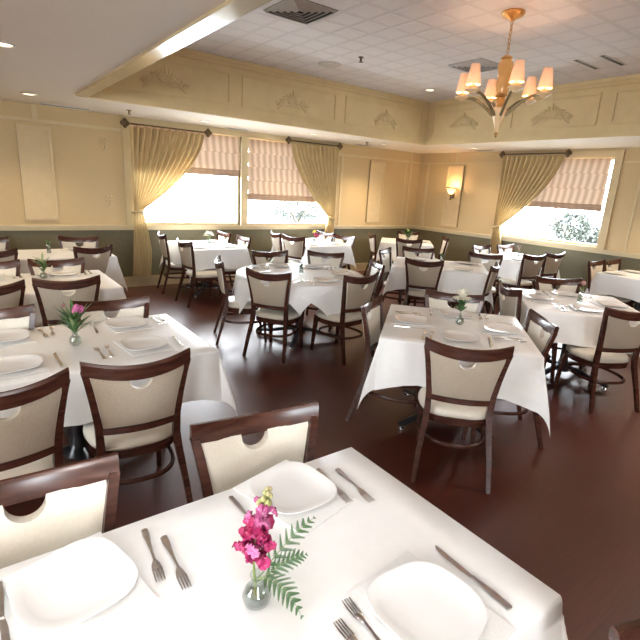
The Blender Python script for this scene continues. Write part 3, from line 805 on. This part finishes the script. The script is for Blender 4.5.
# ------------------------------------------------------------------ tableware prototypes
def make_plate():
    bm = NB(); n = 48; lv = [(.55, 0), (.62, 0), (.80, .006), (1.0, .014), (1.0, .017), (.94, .0165), (.80, .0105), (.68, .006), (.30, .005), (.02, .005)]
    rings = []
    for k, z in lv:
        ring = []
        for i in range(n):
            th = 2 * PI * i / n; c, s = math.cos(th), math.sin(th)
            r = .124 / (abs(c) ** 2.9 + abs(s) ** 2.9) ** (1 / 2.9); r *= 1 + .035 * math.cos(3 * th)
            ring.append((k * r * c, k * r * s, z))
        rings.append(ring)
    loft(bm, rings); return finish('plate', bm, M['plate'])
def make_napkin():
    bm = NB(); box(bm, -.12, .12, -.155, .155, 0, .0022); box(bm, -.118, .12, -.15, .155, .0022, .0042); return finish('napkin', bm, M['linen'], bevel=.0009, seg=1)
def sheet_outline(bm, rows, th):
    """flat cutlery: rows of (y, halfwidth, z)"""
    rings = [[(-w, y, z), (-w * .5, y, z - .0006), (w * .5, y, z - .0006), (w, y, z), (w * .8, y, z + th), (-w * .8, y, z + th)] for y, w, z in rows]
    loft(bm, rings)
def make_fork():
    root = empty('fork', (0, 0, 0))
    bm = NB(); sheet_outline(bm, [(-.105, .004, .003), (-.101, .0100, .003), (-.078, .0104, .003), (-.04, .0062, .004), (0, .0036, .007), (.03, .0040, .009)], .0026); finish('handle', bm, M['steel'], root)
    bm = NB(); sheet_outline(bm, [(.028, .0042, .009), (.042, .0100, .008), (.058, .0125, .005)], .0018)
    for q in (-1.5, -.5, .5, 1.5):
        x = q * .0068
        rings = [[(x - w, y, z), (x + w, y, z), (x + w, y, z + .0018), (x - w, y, z + .0018)] for y, w, z in ((.055, .0022, .0052), (.080, .0020, .004), (.102, .0010, .0062))]
        loft(bm, rings)
    finish('tines', bm, M['steel'], root); return root
def make_knife():
    root = empty('knife', (0, 0, 0))
    bm = NB(); sheet_outline(bm, [(-.115, .003, .002), (-.112, .0085, .002), (-.07, .0092, .002), (-.02, .0062, .002), (0, .0056, .002)], .0055); finish('handle', bm, M['steel'], root)
    bm = NB(); rings = [[(x0, y, .002), (x1, y, .002), (x1, y, .0042), (x0, y, .0036)] for y, x0, x1 in ((-.002, -.005, .005), (.03, -.009, .0055), (.09, -.0105, .0055), (.118, -.006, .0055), (.128, .003, .005))]
    loft(bm, rings); finish('blade', bm, M['steel'], root); return root
PROTO = {'plate': make_plate(), 'napkin': make_napkin(), 'fork': make_fork(), 'knife': make_knife()}
used = set()
def put(kind, x, y, z, rz, label, cat=None):
    o = PROTO[kind] if kind not in used else copy_tree(PROTO[kind]); used.add(kind)
    o.location = (x, y, z); o.rotation_euler = (0, 0, rz)
    o['label'] = label; o['category'] = cat or kind; o['group'] = {'plate': 'white squared plates', 'napkin': 'white napkins under the plates', 'fork': 'dinner forks', 'knife': 'dinner knives'}[kind]
    return o
def setting(k, x, y, f, where, full=True, napkin=True):
    """a place laid at x, y for a diner facing f (degrees)"""
    a = rad(f); u = Vector((math.cos(a), math.sin(a), 0)); r = Vector((u.y, -u.x, 0)); rz = a - PI / 2
    j = random.uniform(-.06, .06); dsc = where + ' ' + DESC[k]
    if napkin: put('napkin', x, y, CL, rz + .12 + j, 'white napkin beneath the plate ' + dsc)
    put('plate', x, y, CL + (.0045 if napkin else 0), rz + j, 'white squared plate ' + dsc)
    if full:
        for q, nm in ((.195, 'inner'), (.245, 'outer')):
            p = Vector((x, y, 0)) - r * q - u * (.01 + .02 * (nm == 'outer')); put('fork', p.x, p.y, CL, rz + random.uniform(-.12, .12), nm + ' fork of the two beside the plate ' + dsc)
        p = Vector((x, y, 0)) + r * .20; put('knife', p.x, p.y, CL, rz + random.uniform(-.1, .1), 'knife beside the plate ' + dsc)
# nearest table laid by hand
W1 = DESC['T1']
def fk(x, y, rz, lb): put('fork', x, y, CL, rz, lb)
put('napkin', .752, 1.09, CL, PI + .22, 'white napkin beneath the plate behind the snapdragon on the nearest table'); put('plate', .755, 1.10, CL + .0045, PI + .1, 'white squared plate behind the snapdragon on the nearest table')
fk(.885, 1.055, PI - .12, 'inner fork of two right of the plate behind the snapdragon'); fk(.945, 1.02, PI - .1, 'outer fork of two by the nearest table back corner')
put('knife', .575, 1.06, CL, PI + .02, 'knife half hidden by the snapdragon, left of the plate')
put('napkin', .12, 1.05, CL, PI + .2, 'white napkin beneath the plate at lower left of the nearest table'); put('plate', .118, 1.06, CL + .0045, PI + .25, 'white squared plate at lower left of the nearest table')
fk(.298, 1.065, PI - .1, 'fork next to the lower left plate, nearer of its two'); fk(.338, 1.01, PI - .06, 'fork by the lower left plate, farther of its two')
put('knife', -.03, 1.05, CL, PI, 'knife at the left photo edge beside the lower left plate')
put('napkin', .775, .545, CL, .1, 'white napkin beneath the plate at the bottom of the nearest table'); put('plate', .775, .55, CL + .0045, .05, 'white squared plate cut by the bottom of the photo')
fk(.625, .575, -.06, 'inner fork of two left of the bottom plate'); fk(.578, .54, .0, 'outer fork of two left of the bottom plate')
put('knife', .952, .555, CL, -.03, 'steel knife right of the bottom plate, near the table corner')
for x, y, f, w in ((.77, 2.72, 90, 'near right on'), (.12, 2.68, 90, 'near left on'), (.80, 3.19, -90, 'far right on'), (.12, 3.19, -90, 'far left on')): setting('T2', x, y, f, w)
for x, y, f, w in ((.72, 4.64, 90, 'near right on'), (.12, 4.62, 90, 'near left on'), (.72, 5.12, -90, 'far right on'), (.12, 5.12, -90, 'far left on')): setting('T3', x, y, f, w)
def rel(k, lx, ly):
    cx, cy, L, W, r, d = TABLES[k]; a = rad(r); return cx + lx * math.cos(a) - ly * math.sin(a), cy + lx * math.sin(a) + ly * math.cos(a)
for lx, ly, df, w in ((.02, -.33, 90, 'on the near side of'), (.02, .33, -90, 'on the far side of'), (-.33, .0, 0, 'on the left side of'), (.33, 0, 180, 'on the right side of')):
    x, y = rel('T6', lx, ly); setting('T6', x, y, TABLES['T6'][4] + df, w)
for lx, ly, df, w in ((.0, -.35, 90, 'on the near side of'), (.0, .35, -90, 'on the far side of'), (-.33, .0, 0, 'on the left side of'), (.33, 0, 180, 'on the right side of')):
    x, y = rel('T7', lx, ly); setting('T7', x, y, TABLES['T7'][4] + df, w)
for q, w in ((150, 'at the left of'), (210, 'near left on'), (270, 'near right on'), (90, 'far left on'), (38, 'far right on'), (332, 'at the right of')):
    TMP = (C5[0] + .47 * math.cos(rad(q)), C5[1] + .47 * math.sin(rad(q))); setting('T5', *TMP, q + 180, w, napkin=False)
for k, seats in {'T9': ((-.35, -.33, 90, 'near left on'), (.3, -.33, 90, 'near right on'), (-.3, .33, -90, 'far left on'), (.35, .33, -90, 'far right on')),
                 'T4': ((.45, -.24, 90, 'near right on'), (-.5, -.24, 90, 'near left on'), (.45, .24, -90, 'far right on'), (-.5, .24, -90, 'far left on')),
                 'T8': ((-.28, .27, -90, 'far left on'), (.25, .27, -90, 'far right on'), (-.3, -.22, 90, 'near left on')),
                 'T10': ((-.3, .22, -90, 'far left on'), (.3, .22, -90, 'far right on'), (-.3, -.22, 90, 'near left on'), (.3, -.22, 90, 'near right on')),
                 'T11': ((0, -.3, 90, 'near side of'), (-.3, 0, 0, 'left side of'), (.3, 0, 180, 'right side of')),
                 'T12': ((-.24, -.3, 0, 'near left on'), (-.24, .3, 0, 'far left on'), (.24, -.3, 180, 'near right on'), (.24, .3, 180, 'far right on')),
                 'T13': ((-.24, -.3, 0, 'near left on'), (-.24, .3, 0, 'far left on'), (.24, -.3, 180, 'near right on'), (.24, .3, 180, 'far right on'))}.items():
    for lx, ly, df, w in seats:
        x, y = rel(k, lx, ly); setting(k, x, y, TABLES[k][4] + df, w, full=False, napkin=False)

# ------------------------------------------------------------------ flowers
def vase(x, y, label, kind='bulb', h=.085):
    bm = NB()
    if kind == 'bulb': prof = [(.018, .002), (.030, .012), (.034, .028), (.028, .046), (.015, .060), (.0135, .074), (.018, h)]
    else: prof = [(.024, .002), (.026, .02), (.022, .05), (.019, .09), (.024, h)]
    lathe(bm, [(.001, .001)] + prof, 20, cap=False)
    o = tag(finish('bud_vase', bm, M['vase'], loc=(x, y, CL)), label, 'vase', 'small glass bud vases')
    bm = NB(); s = .9; lathe(bm, [(.001, .004)] + [(r * .86, z + .003) for r, z in prof[:4]] + [(.001, prof[3][1] + .003)], 16); finish('water', bm, M['vase'], o)
    return o
def leaf(bm, p, d, L, w, n=6, curl=.25, mi=0):
    d = Vector(d).normalized(); up = Vector((0, 0, 1)); a = d.cross(up)
    if a.length < .1: a = Vector((1, 0, 0))
    a.normalize(); nrm = a.cross(d); prev = None
    for i in range(n + 1):
        t = i / n; q = Vector(p) + d * L * t - Vector((0, 0, curl * L * t * t)); ww = w * math.sin(PI * min(.999, t * .93 + .05)) ** .8
        r = [bm.verts.new(q - a * ww + nrm * ww * .3), bm.verts.new(q), bm.verts.new(q + a * ww + nrm * ww * .3)]
        if prev:
            for j in (0, 1): bm.faces.new((prev[j], prev[j + 1], r[j + 1], r[j])).material_index = mi
        prev = r
def fern(base, tipdir, L, curl, label):
    o = empty('fern_frond', base, label=label, cat='fern', group='fern fronds in the snapdragon vase')
    bm = NB(); P = []; d = Vector(tipdir).normalized()
    for i in range(21):
        t = i / 20; P.append(d * L * t + Vector((0, 0, .3 * L * math.sin(PI * t * .55) - curl * L * t * t)))
    tube(bm, P, [.0016 - .0012 * i / 20 for i in range(21)], 6); finish('stem', bm, M['stem'], o)
    bm = NB(); side = d.cross(Vector((0, 0, 1))).normalized()
    if abs(d.z) > .95: side = Vector((.7, -.7, 0))
    for i in range(4, 21):
        t = i / 20; w = .036 * math.sin(PI * (t * .82 + .16)) + .004
        for s in (-1, 1):
            if i % 2: continue
            dirn = (side * s * .9 + (P[min(20, i + 1)] - P[i - 1]).normalized() * .6).normalized(); fw = (P[i] - P[i - 1]).normalized()
            for q in range(8):                      # pinnules along each pinna
                pp = P[i] + dirn * w * (q / 8); ll = .0085 * (1 - q / 10) * min(1, w / .022)
                leaf(bm, pp, fw * .8 + dirn * .5, ll, .0021, 3, 0)
                leaf(bm, pp, -fw * .6 + dirn * .7, ll * .9, .0020, 3, 0)
            leaf(bm, P[i], dirn, w, .0017, 4, .1)
    finish('leaflets', bm, M['fern'], o); return o
def petal_blob(bm, c, r, rnd, n=5):
    """ruffled floret of n rounded lobes"""
    ax = Vector((rnd.uniform(-1, 1), rnd.uniform(-1, 1), rnd.uniform(-.2, .5))).normalized()
    b1 = ax.orthogonal().normalized(); b2 = ax.cross(b1)
    for k in range(n):
        th = 2 * PI * k / n + rnd.uniform(-.2, .2); d = (b1 * math.cos(th) + b2 * math.sin(th)) * .8 + ax * .5; d.normalize()
        s = d.cross(ax).normalized(); prev = None
        for i in range(5):
            t = i / 4; w = r * .62 * math.sin(PI * (.12 + .74 * t)); q = Vector(c) + d * r * t + ax * r * .35 * math.sin(PI * t)
            row = [bm.verts.new(q + s * w * u + ax * (r * .16 * (u * u) * (1 if i < 4 else -1) + r * .08 * math.sin(9 * u + k))) for u in (-1, -.5, 0, .5, 1)]
            if prev:
                for j in range(4): bm.faces.new((prev[j], prev[j + 1], row[j + 1], row[j]))
            prev = row
VX, VY = .452, .785
vase(VX, VY, 'small round glass vase holding the magenta snapdragon, nearest table')
sd = empty('snapdragon', (VX, VY, CL), label='magenta snapdragon spike with pale green tip on the nearest table', cat='flower')
ax0, ax1 = Vector((0, 0, .02)), Vector((.022, -.004, .305))
P_ = lambda t: ax0.lerp(ax1, t) + Vector((-.018, .005, 0)) * math.sin(PI * t)
bm = NB(); tube(bm, [P_(i / 12) for i in range(13)], [.0032 - .0012 * i / 12 for i in range(13)], 7); finish('stem', bm, M['stem'], sd)
rnd = random.Random(4)
for k in range(21):
    t = .40 + .45 * (k / 20); th = k * 2.4; r = .024 - .008 * (k / 20)
    c = P_(t) + Vector((math.cos(th), math.sin(th), 0)) * (.024 - .010 * k / 20) + Vector((0, 0, rnd.uniform(-.004, .004)))
    bm = NB(); petal_blob(bm, c, r, rnd, 5); petal_blob(bm, c + Vector((math.cos(th), math.sin(th), .2)) * r * .5, r * .8, rnd, 5)
    finish('blossom', bm, M['pinkp'] if (k % 4 == 3 or k > 16) else M['magenta'], sd, autosmooth=180)
for k in range(10):
    t = .86 + .14 * (k / 9); th = k * 2.4; c = P_(t) + Vector((math.cos(th), math.sin(th), .1)) * (.012 - .0008 * k)
    bm = NB(); r = .0085 - .0004 * k
    lathe(bm, [(.001, -r * 1.2), (r * .8, -r * .6), (r, 0), (r * .7, r * .8), (.001, r * 1.3)], 8, tuple(c)); finish('bud', bm, M['bud'], sd)
fern((VX, VY, CL + .07), (.15, .0, .06), .165, .05, 'fern frond reaching right over the cloth from the snapdragon vase')
fern((VX, VY, CL + .075), (.035, -.085, .01), .125, .68, 'fern frond drooping forward beside the snapdragon vase')
fern((VX, VY, CL + .06), (.10, -.03, .03), .12, .15, 'short fern frond close against the snapdragon stem')

def bunch(name, x, y, label, cat, spec):
    o = empty(name, (x, y, CL), label=label, cat=cat); rnd = random.Random(int(x * 100 + y * 10))
    for part, m, bmf in spec(rnd): finish(part, bmf, M[m], o, autosmooth=180)
    return o
def mk_leafy(n, L, w, z0, z1, lean=.55):
    def f(rnd):
        bm = NB()
        for k in range(n):
            th = rnd.uniform(0, 2 * PI); zz = rnd.uniform(z0, z1); d = (math.cos(th) * lean, math.sin(th) * lean, rnd.uniform(.4, 1.1)); leaf(bm, (0, 0, zz), d, L * rnd.uniform(.6, 1.1), w, 6, .2)
        return bm
    return f
def stem_bm(z1, lean=(0, 0)):
    bm = NB(); tube(bm, [(0, 0, .015), (lean[0] * .4, lean[1] * .4, z1 * .5), (lean[0], lean[1], z1)], .0025, 6); return bm
def head(c, r, n, rnd, layers=3):
    bm = NB()
    for l in range(layers):
        for k in range(n):
            th = 2 * PI * k / n + l * .4; el = .15 + .45 * l; d = Vector((math.cos(th) * math.cos(el), math.sin(th) * math.cos(el), math.sin(el)))
            leaf(bm, c, d, r * (1 - .14 * l) * rnd.uniform(.85, 1.08), r * .17, 5, .18 - .25 * l)
    return bm
# left table: pink flower with leafy greens
vase(.44, 2.90, 'small glass vase holding the pink flower and greens, left table')
def s2(rnd):
    bm = NB(); petal_blob(bm, (.03, 0, .205), .034, rnd, 7); petal_blob(bm, (.03, 0, .212), .026, rnd, 6)
    b2 = NB(); petal_blob(b2, (-.035, .03, .225), .016, rnd, 5)
    return [('stem', 'stem', stem_bm(.20, (.03, 0))), ('leaf_spray', 'leaf', mk_leafy(34, .16, .010, .06, .15)(rnd)), ('leaf_spray', 'paleleaf', mk_leafy(22, .18, .008, .06, .15)(rnd)), ('bloom', 'pinkp', bm), ('bloom', 'dusty', b2)]
bunch('pink_flower', .44, 2.90, 'pink carnation with bushy green leaves on the left table', 'flower', s2)
vase(.54, 4.98, 'small glass vase holding pale greenery, second left table')
def s3(rnd):
    bm = NB(); petal_blob(bm, (.06, -.03, .10), .022, rnd, 5)
    return [('stem', 'stem', stem_bm(.16)), ('leaf_spray', 'paleleaf', mk_leafy(18, .13, .010, .06, .15, .7)(rnd)), ('leaf_spray', 'leaf', mk_leafy(8, .12, .010, .06, .12, .7)(rnd)), ('bloom', 'whitep', bm)]
bunch('greenery_spray', .54, 4.98, 'pale leafy sprig with a white bloom on the second left table', 'flower', s3)
vase(.80, 6.62, 'small glass vase with a brown-green sprig, far left table', 'tall', .10)
def s4(rnd): return [('stem', 'stem', stem_bm(.12)), ('leaf_spray', 'leaf', mk_leafy(10, .08, .010, .08, .12)(rnd))]
bunch('green_sprig', .80, 6.62, 'short dark sprig in the far left table vase', 'flower', s4)
vase(*C5, 'small glass vase in the middle of the round table', 'tall', .10)
def s5(rnd): return [('stem', 'stem', stem_bm(.13)), ('leaf_spray', 'leaf', mk_leafy(6, .05, .012, .04, .10)(rnd))]
bunch('green_sprig', *C5, 'small green sprig in the round table vase', 'flower', s5)
# chrysanthemum table
cx, cy = 2.955, 2.17
vase(cx, cy, 'small round glass vase holding the white chrysanthemum')
def s6(rnd):
    b = head((.012, .015, .205), .085, 24, rnd, 4)
    return [('stem', 'stem', stem_bm(.205, (.012, .015))), ('leaf', 'leaf', mk_leafy(11, .10, .024, .08, .18, .9)(rnd)), ('bloom', 'whitep', b)]
bunch('chrysanthemum', cx, cy, 'big white chrysanthemum with broad green leaves', 'flower', s6)
# right table: bud vase
vase(4.80, 2.17, 'slim glass vase with dusty pink bud, right table', 'tall', .11)
def s7(rnd):
    b = NB(); petal_blob(b, (.03, .0, .19), .026, rnd, 6); return [('stem', 'stem', stem_bm(.19, (.03, 0))), ('leaf', 'paleleaf', mk_leafy(5, .07, .010, .09, .14)(rnd)), ('bloom', 'dusty', b)]
bunch('bud_flower', 4.80, 2.17, 'single dusty pink bloom in the slim vase, right table', 'flower', s7)
vase(5.45, 4.45, 'small glass vase with green sprig, long table behind the chrysanthemum', 'tall', .10)
bunch('green_sprig', 5.45, 4.45, 'green sprig on the long table behind the chrysanthemum', 'flower', s4)
vase(7.55, 4.55, 'clear glass vase on the table under the right wall window', 'tall', .11)
def s10(rnd): return [('stem', 'stem', stem_bm(.2)), ('leaf_spray', 'dusty', mk_leafy(7, .10, .007, .10, .18)(rnd))]
bunch('dry_sprig', 7.55, 4.55, 'thin brownish sprig in the vase under the right window', 'flower', s10)
vase(7.25, 6.85, 'small glass vase holding the greenery on the corner table')
def s11(rnd): return [('stem', 'stem', stem_bm(.18)), ('leaf_spray', 'leaf', mk_leafy(30, .22, .016, .08, .16, 1.3)(rnd)), ('bloom', 'yellowp', head((0, 0, .22), .03, 8, rnd, 2))]
bunch('greenery_spray', 7.25, 6.85, 'wide spread of dark greenery on the corner table', 'flower', s11)
vase(3.05, 7.05, 'small glass vase of white flowers, window table left of the mullion')
def s12(rnd):
    o = [('stem', 'stem', stem_bm(.15)), ('leaf', 'paleleaf', mk_leafy(6, .08, .012, .06, .12)(rnd))]
    for q in range(4): o.append(('bloom', 'whitep', head((.05 * math.cos(q * 1.6), .05 * math.sin(q * 1.6), .14 + .025 * (q % 2)), .05, 12, rnd, 3)))
    return o
bunch('white_flowers', 3.05, 7.05, 'white blooms on the window table left of the mullion', 'flower', s12)
vase(5.06, 7.05, 'small glass vase of pink and yellow blooms, back window table')
def s13(rnd):
    b = NB(); petal_blob(b, (0, 0, .13), .05, rnd, 7); c = NB(); petal_blob(c, (0.03, -.03, .11), .045, rnd, 7)
    return [('stem', 'stem', stem_bm(.15)), ('bloom', 'magenta', b), ('bloom', 'magenta', c), ('bloom', 'yellowp', head((0, 0, .17), .055, 9, rnd, 3))]
bunch('bright_flowers', 5.06, 7.05, 'bright pink and yellow blooms on the back window table', 'flower', s13)

# ------------------------------------------------------------------ outside
bm = NB()
for a in ((-60, -60, XL - .12, 90), (XR + .12, -60, 90, 90), (XL - .12, YB + .12, XR + .12, 90), (XL - .12, -60, XR + .12, YF - .12)): box(bm, a[0], a[2], a[1], a[3], -.5, -.3)
tag(struct('ground', bm, M['lot']), kind='structure')
def shrub(x, y, r, h, label, trunk=True):
    o = empty('shrub', (x, y, -.3), label=label, cat='shrub', group='shrubs outside the windows'); rnd = random.Random(int(x * 31 + y))
    if trunk:
        bm = NB()
        for k in range(4): th = k * 1.6 + .3; tube(bm, [(.05 * math.cos(th), .05 * math.sin(th), 0), (.2 * r * math.cos(th), .2 * r * math.sin(th), h * .3), (.5 * r * math.cos(th), .5 * r * math.sin(th), h * .62)], [.06, .045, .02], 7)
        finish('trunk', bm, M['bronze'], o)
    bm = NB()
    for k in range(2600):
        th = rnd.uniform(0, 2 * PI); ph = math.acos(rnd.uniform(-1, 1)); q = rnd.uniform(.55, 1) ** .5
        lump = 1 + .16 * math.sin(3 * th + 1) * math.sin(2 * ph) + .1 * math.sin(7 * th)
        p = Vector((math.cos(th) * math.sin(ph), math.sin(th) * math.sin(ph), math.cos(ph) * .48 * h / r)) * r * q * lump + Vector((0, 0, h * (.58 if trunk else .42)))
        d = Vector((rnd.uniform(-1, 1), rnd.uniform(-1, 1), rnd.uniform(-.5, 1)))
        leaf(bm, p, d, .15, .055, 2, .2)
    finish('foliage', bm, M['shrub'], o); return o
shrub(24.0, 11.95, .95, 1.42, 'round leafy shrub on stems outside the right wall window')
shrub(26.6, 12.15, .75, .85, 'low round shrub right of the stemmed shrub outside', False)
shrub(15.3, 23.1, 1.55, 1.25, 'wide shrub outside the back window near the right curtain')
def car(x, y, rz, label):
    o = empty('parked_car', (x, y, -.3), rz, label=label, cat='car', group='cars parked far outside')
    bm = NB(); side = [(-2.1, .35), (-2.15, .75), (-1.95, .92), (-1.3, .98), (-.7, 1.42), (.7, 1.45), (1.35, .98), (2.05, .85), (2.15, .55), (2.1, .35)]
    loft(bm, [[(a * k, yy, b if b < .99 else .98 + (b - .98) * q) for a, b in side] for yy, k, q in ((-.85, .97, .9), (-.7, 1, 1), (.7, 1, 1), (.85, .97, .9))]); finish('body', bm, M['carpaint'], o, autosmooth=30)
    for sx in (-1.3, 1.3):
        for sy in (-.8, .8):
            bm = NB(); tube(bm, [(sx, sy - .1, .32), (sx, sy + .1, .32)], .32, 18); finish('wheel', bm, M['dark'], o)
    bm = NB()
    for sy in (-.80, .80): box(bm, -.75, .8, sy - .02, sy + .02, 1.03, 1.32)
    finish('side_window', bm, M['dark'], o, smooth=False)
car(37.5, 18.9, rad(115), 'grey-blue car parked far outside the right window, left one'); car(39.5, 14.6, rad(112), 'grey-blue car parked far outside the right window, right one')

# ------------------------------------------------------------------ light
w = bpy.data.worlds.new('sky'); bpy.context.scene.world = w; w.use_nodes = True
bg = w.node_tree.nodes['Background']; bg.inputs[0].default_value = (.86, .93, 1.0, 1); bg.inputs[1].default_value = 26.0
def portal(loc, rot, sx, sy):
    l = bpy.data.lights.new('window_portal', 'AREA'); l.shape = 'RECTANGLE'; l.size = sx; l.size_y = sy; l.cycles.is_portal = True
    o = bpy.data.objects.new('window_portal', l); C.objects.link(o); o.location = loc; o.rotation_euler = rot
for h in WB: portal(((h[0] + h[1]) / 2, YB + .13, (h[2] + h[3]) / 2), (rad(-90), 0, 0), h[1] - h[0], h[3] - h[2])
for h in WR: portal((XR + .13, (h[0] + h[1]) / 2, (h[2] + h[3]) / 2), (rad(-90), 0, rad(-90)), h[1] - h[0], h[3] - h[2])
for h in WL: portal((XL - .13, (h[0] + h[1]) / 2, (h[2] + h[3]) / 2), (rad(-90), 0, rad(90)), h[1] - h[0], h[3] - h[2])
for h in WF: portal(((h[0] + h[1]) / 2, YF - .13, (h[2] + h[3]) / 2), (rad(-90), 0, rad(180)), h[1] - h[0], h[3] - h[2])

l = bpy.data.lights.new('unseen_fill_light', 'POINT'); l.energy = 165; l.color = (.98, .98, 1); l.shadow_soft_size = .3  # added fill behind the camera, lifts the ceiling and nearest table; no lamp there
o = bpy.data.objects.new('unseen_fill_light', l); C.objects.link(o); o.location = (-1.7, -1.6, 1.95)

# ------------------------------------------------------------------ camera
F_PX, YAW, PITCH, ROLL = 478.087, .644198, .269444, -.0569951
cam = bpy.data.cameras.new('camera'); cam.sensor_width = 36; cam.sensor_fit = 'HORIZONTAL'; cam.lens = F_PX / 640 * 36; cam.clip_start = .05; cam.clip_end = 300
co = bpy.data.objects.new('camera', cam); C.objects.link(co)
fwd = Vector((math.sin(YAW) * math.cos(PITCH), math.cos(YAW) * math.cos(PITCH), -math.sin(PITCH)))
right = Vector((math.cos(YAW), -math.sin(YAW), 0)); down = fwd.cross(right)
cr, sr_ = math.cos(ROLL), math.sin(ROLL)
r2 = right * cr + down * sr_; d2 = down * cr - right * sr_
m3 = Matrix((r2, -d2, -fwd)).transposed()
co.matrix_world = Matrix.Translation((0, 0, 1.70)) @ m3.to_4x4()
S = bpy.context.scene; S.camera = co
S.view_settings.view_transform = 'Standard'; S.view_settings.look = 'None'; S.view_settings.exposure = 0.6
S.cycles.use_denoising = True; S.cycles.max_bounces = 8; S.cycles.transparent_max_bounces = 16
S.cycles.sample_clamp_indirect = 8; S.cycles.caustics_reflective = False; S.cycles.caustics_refractive = False
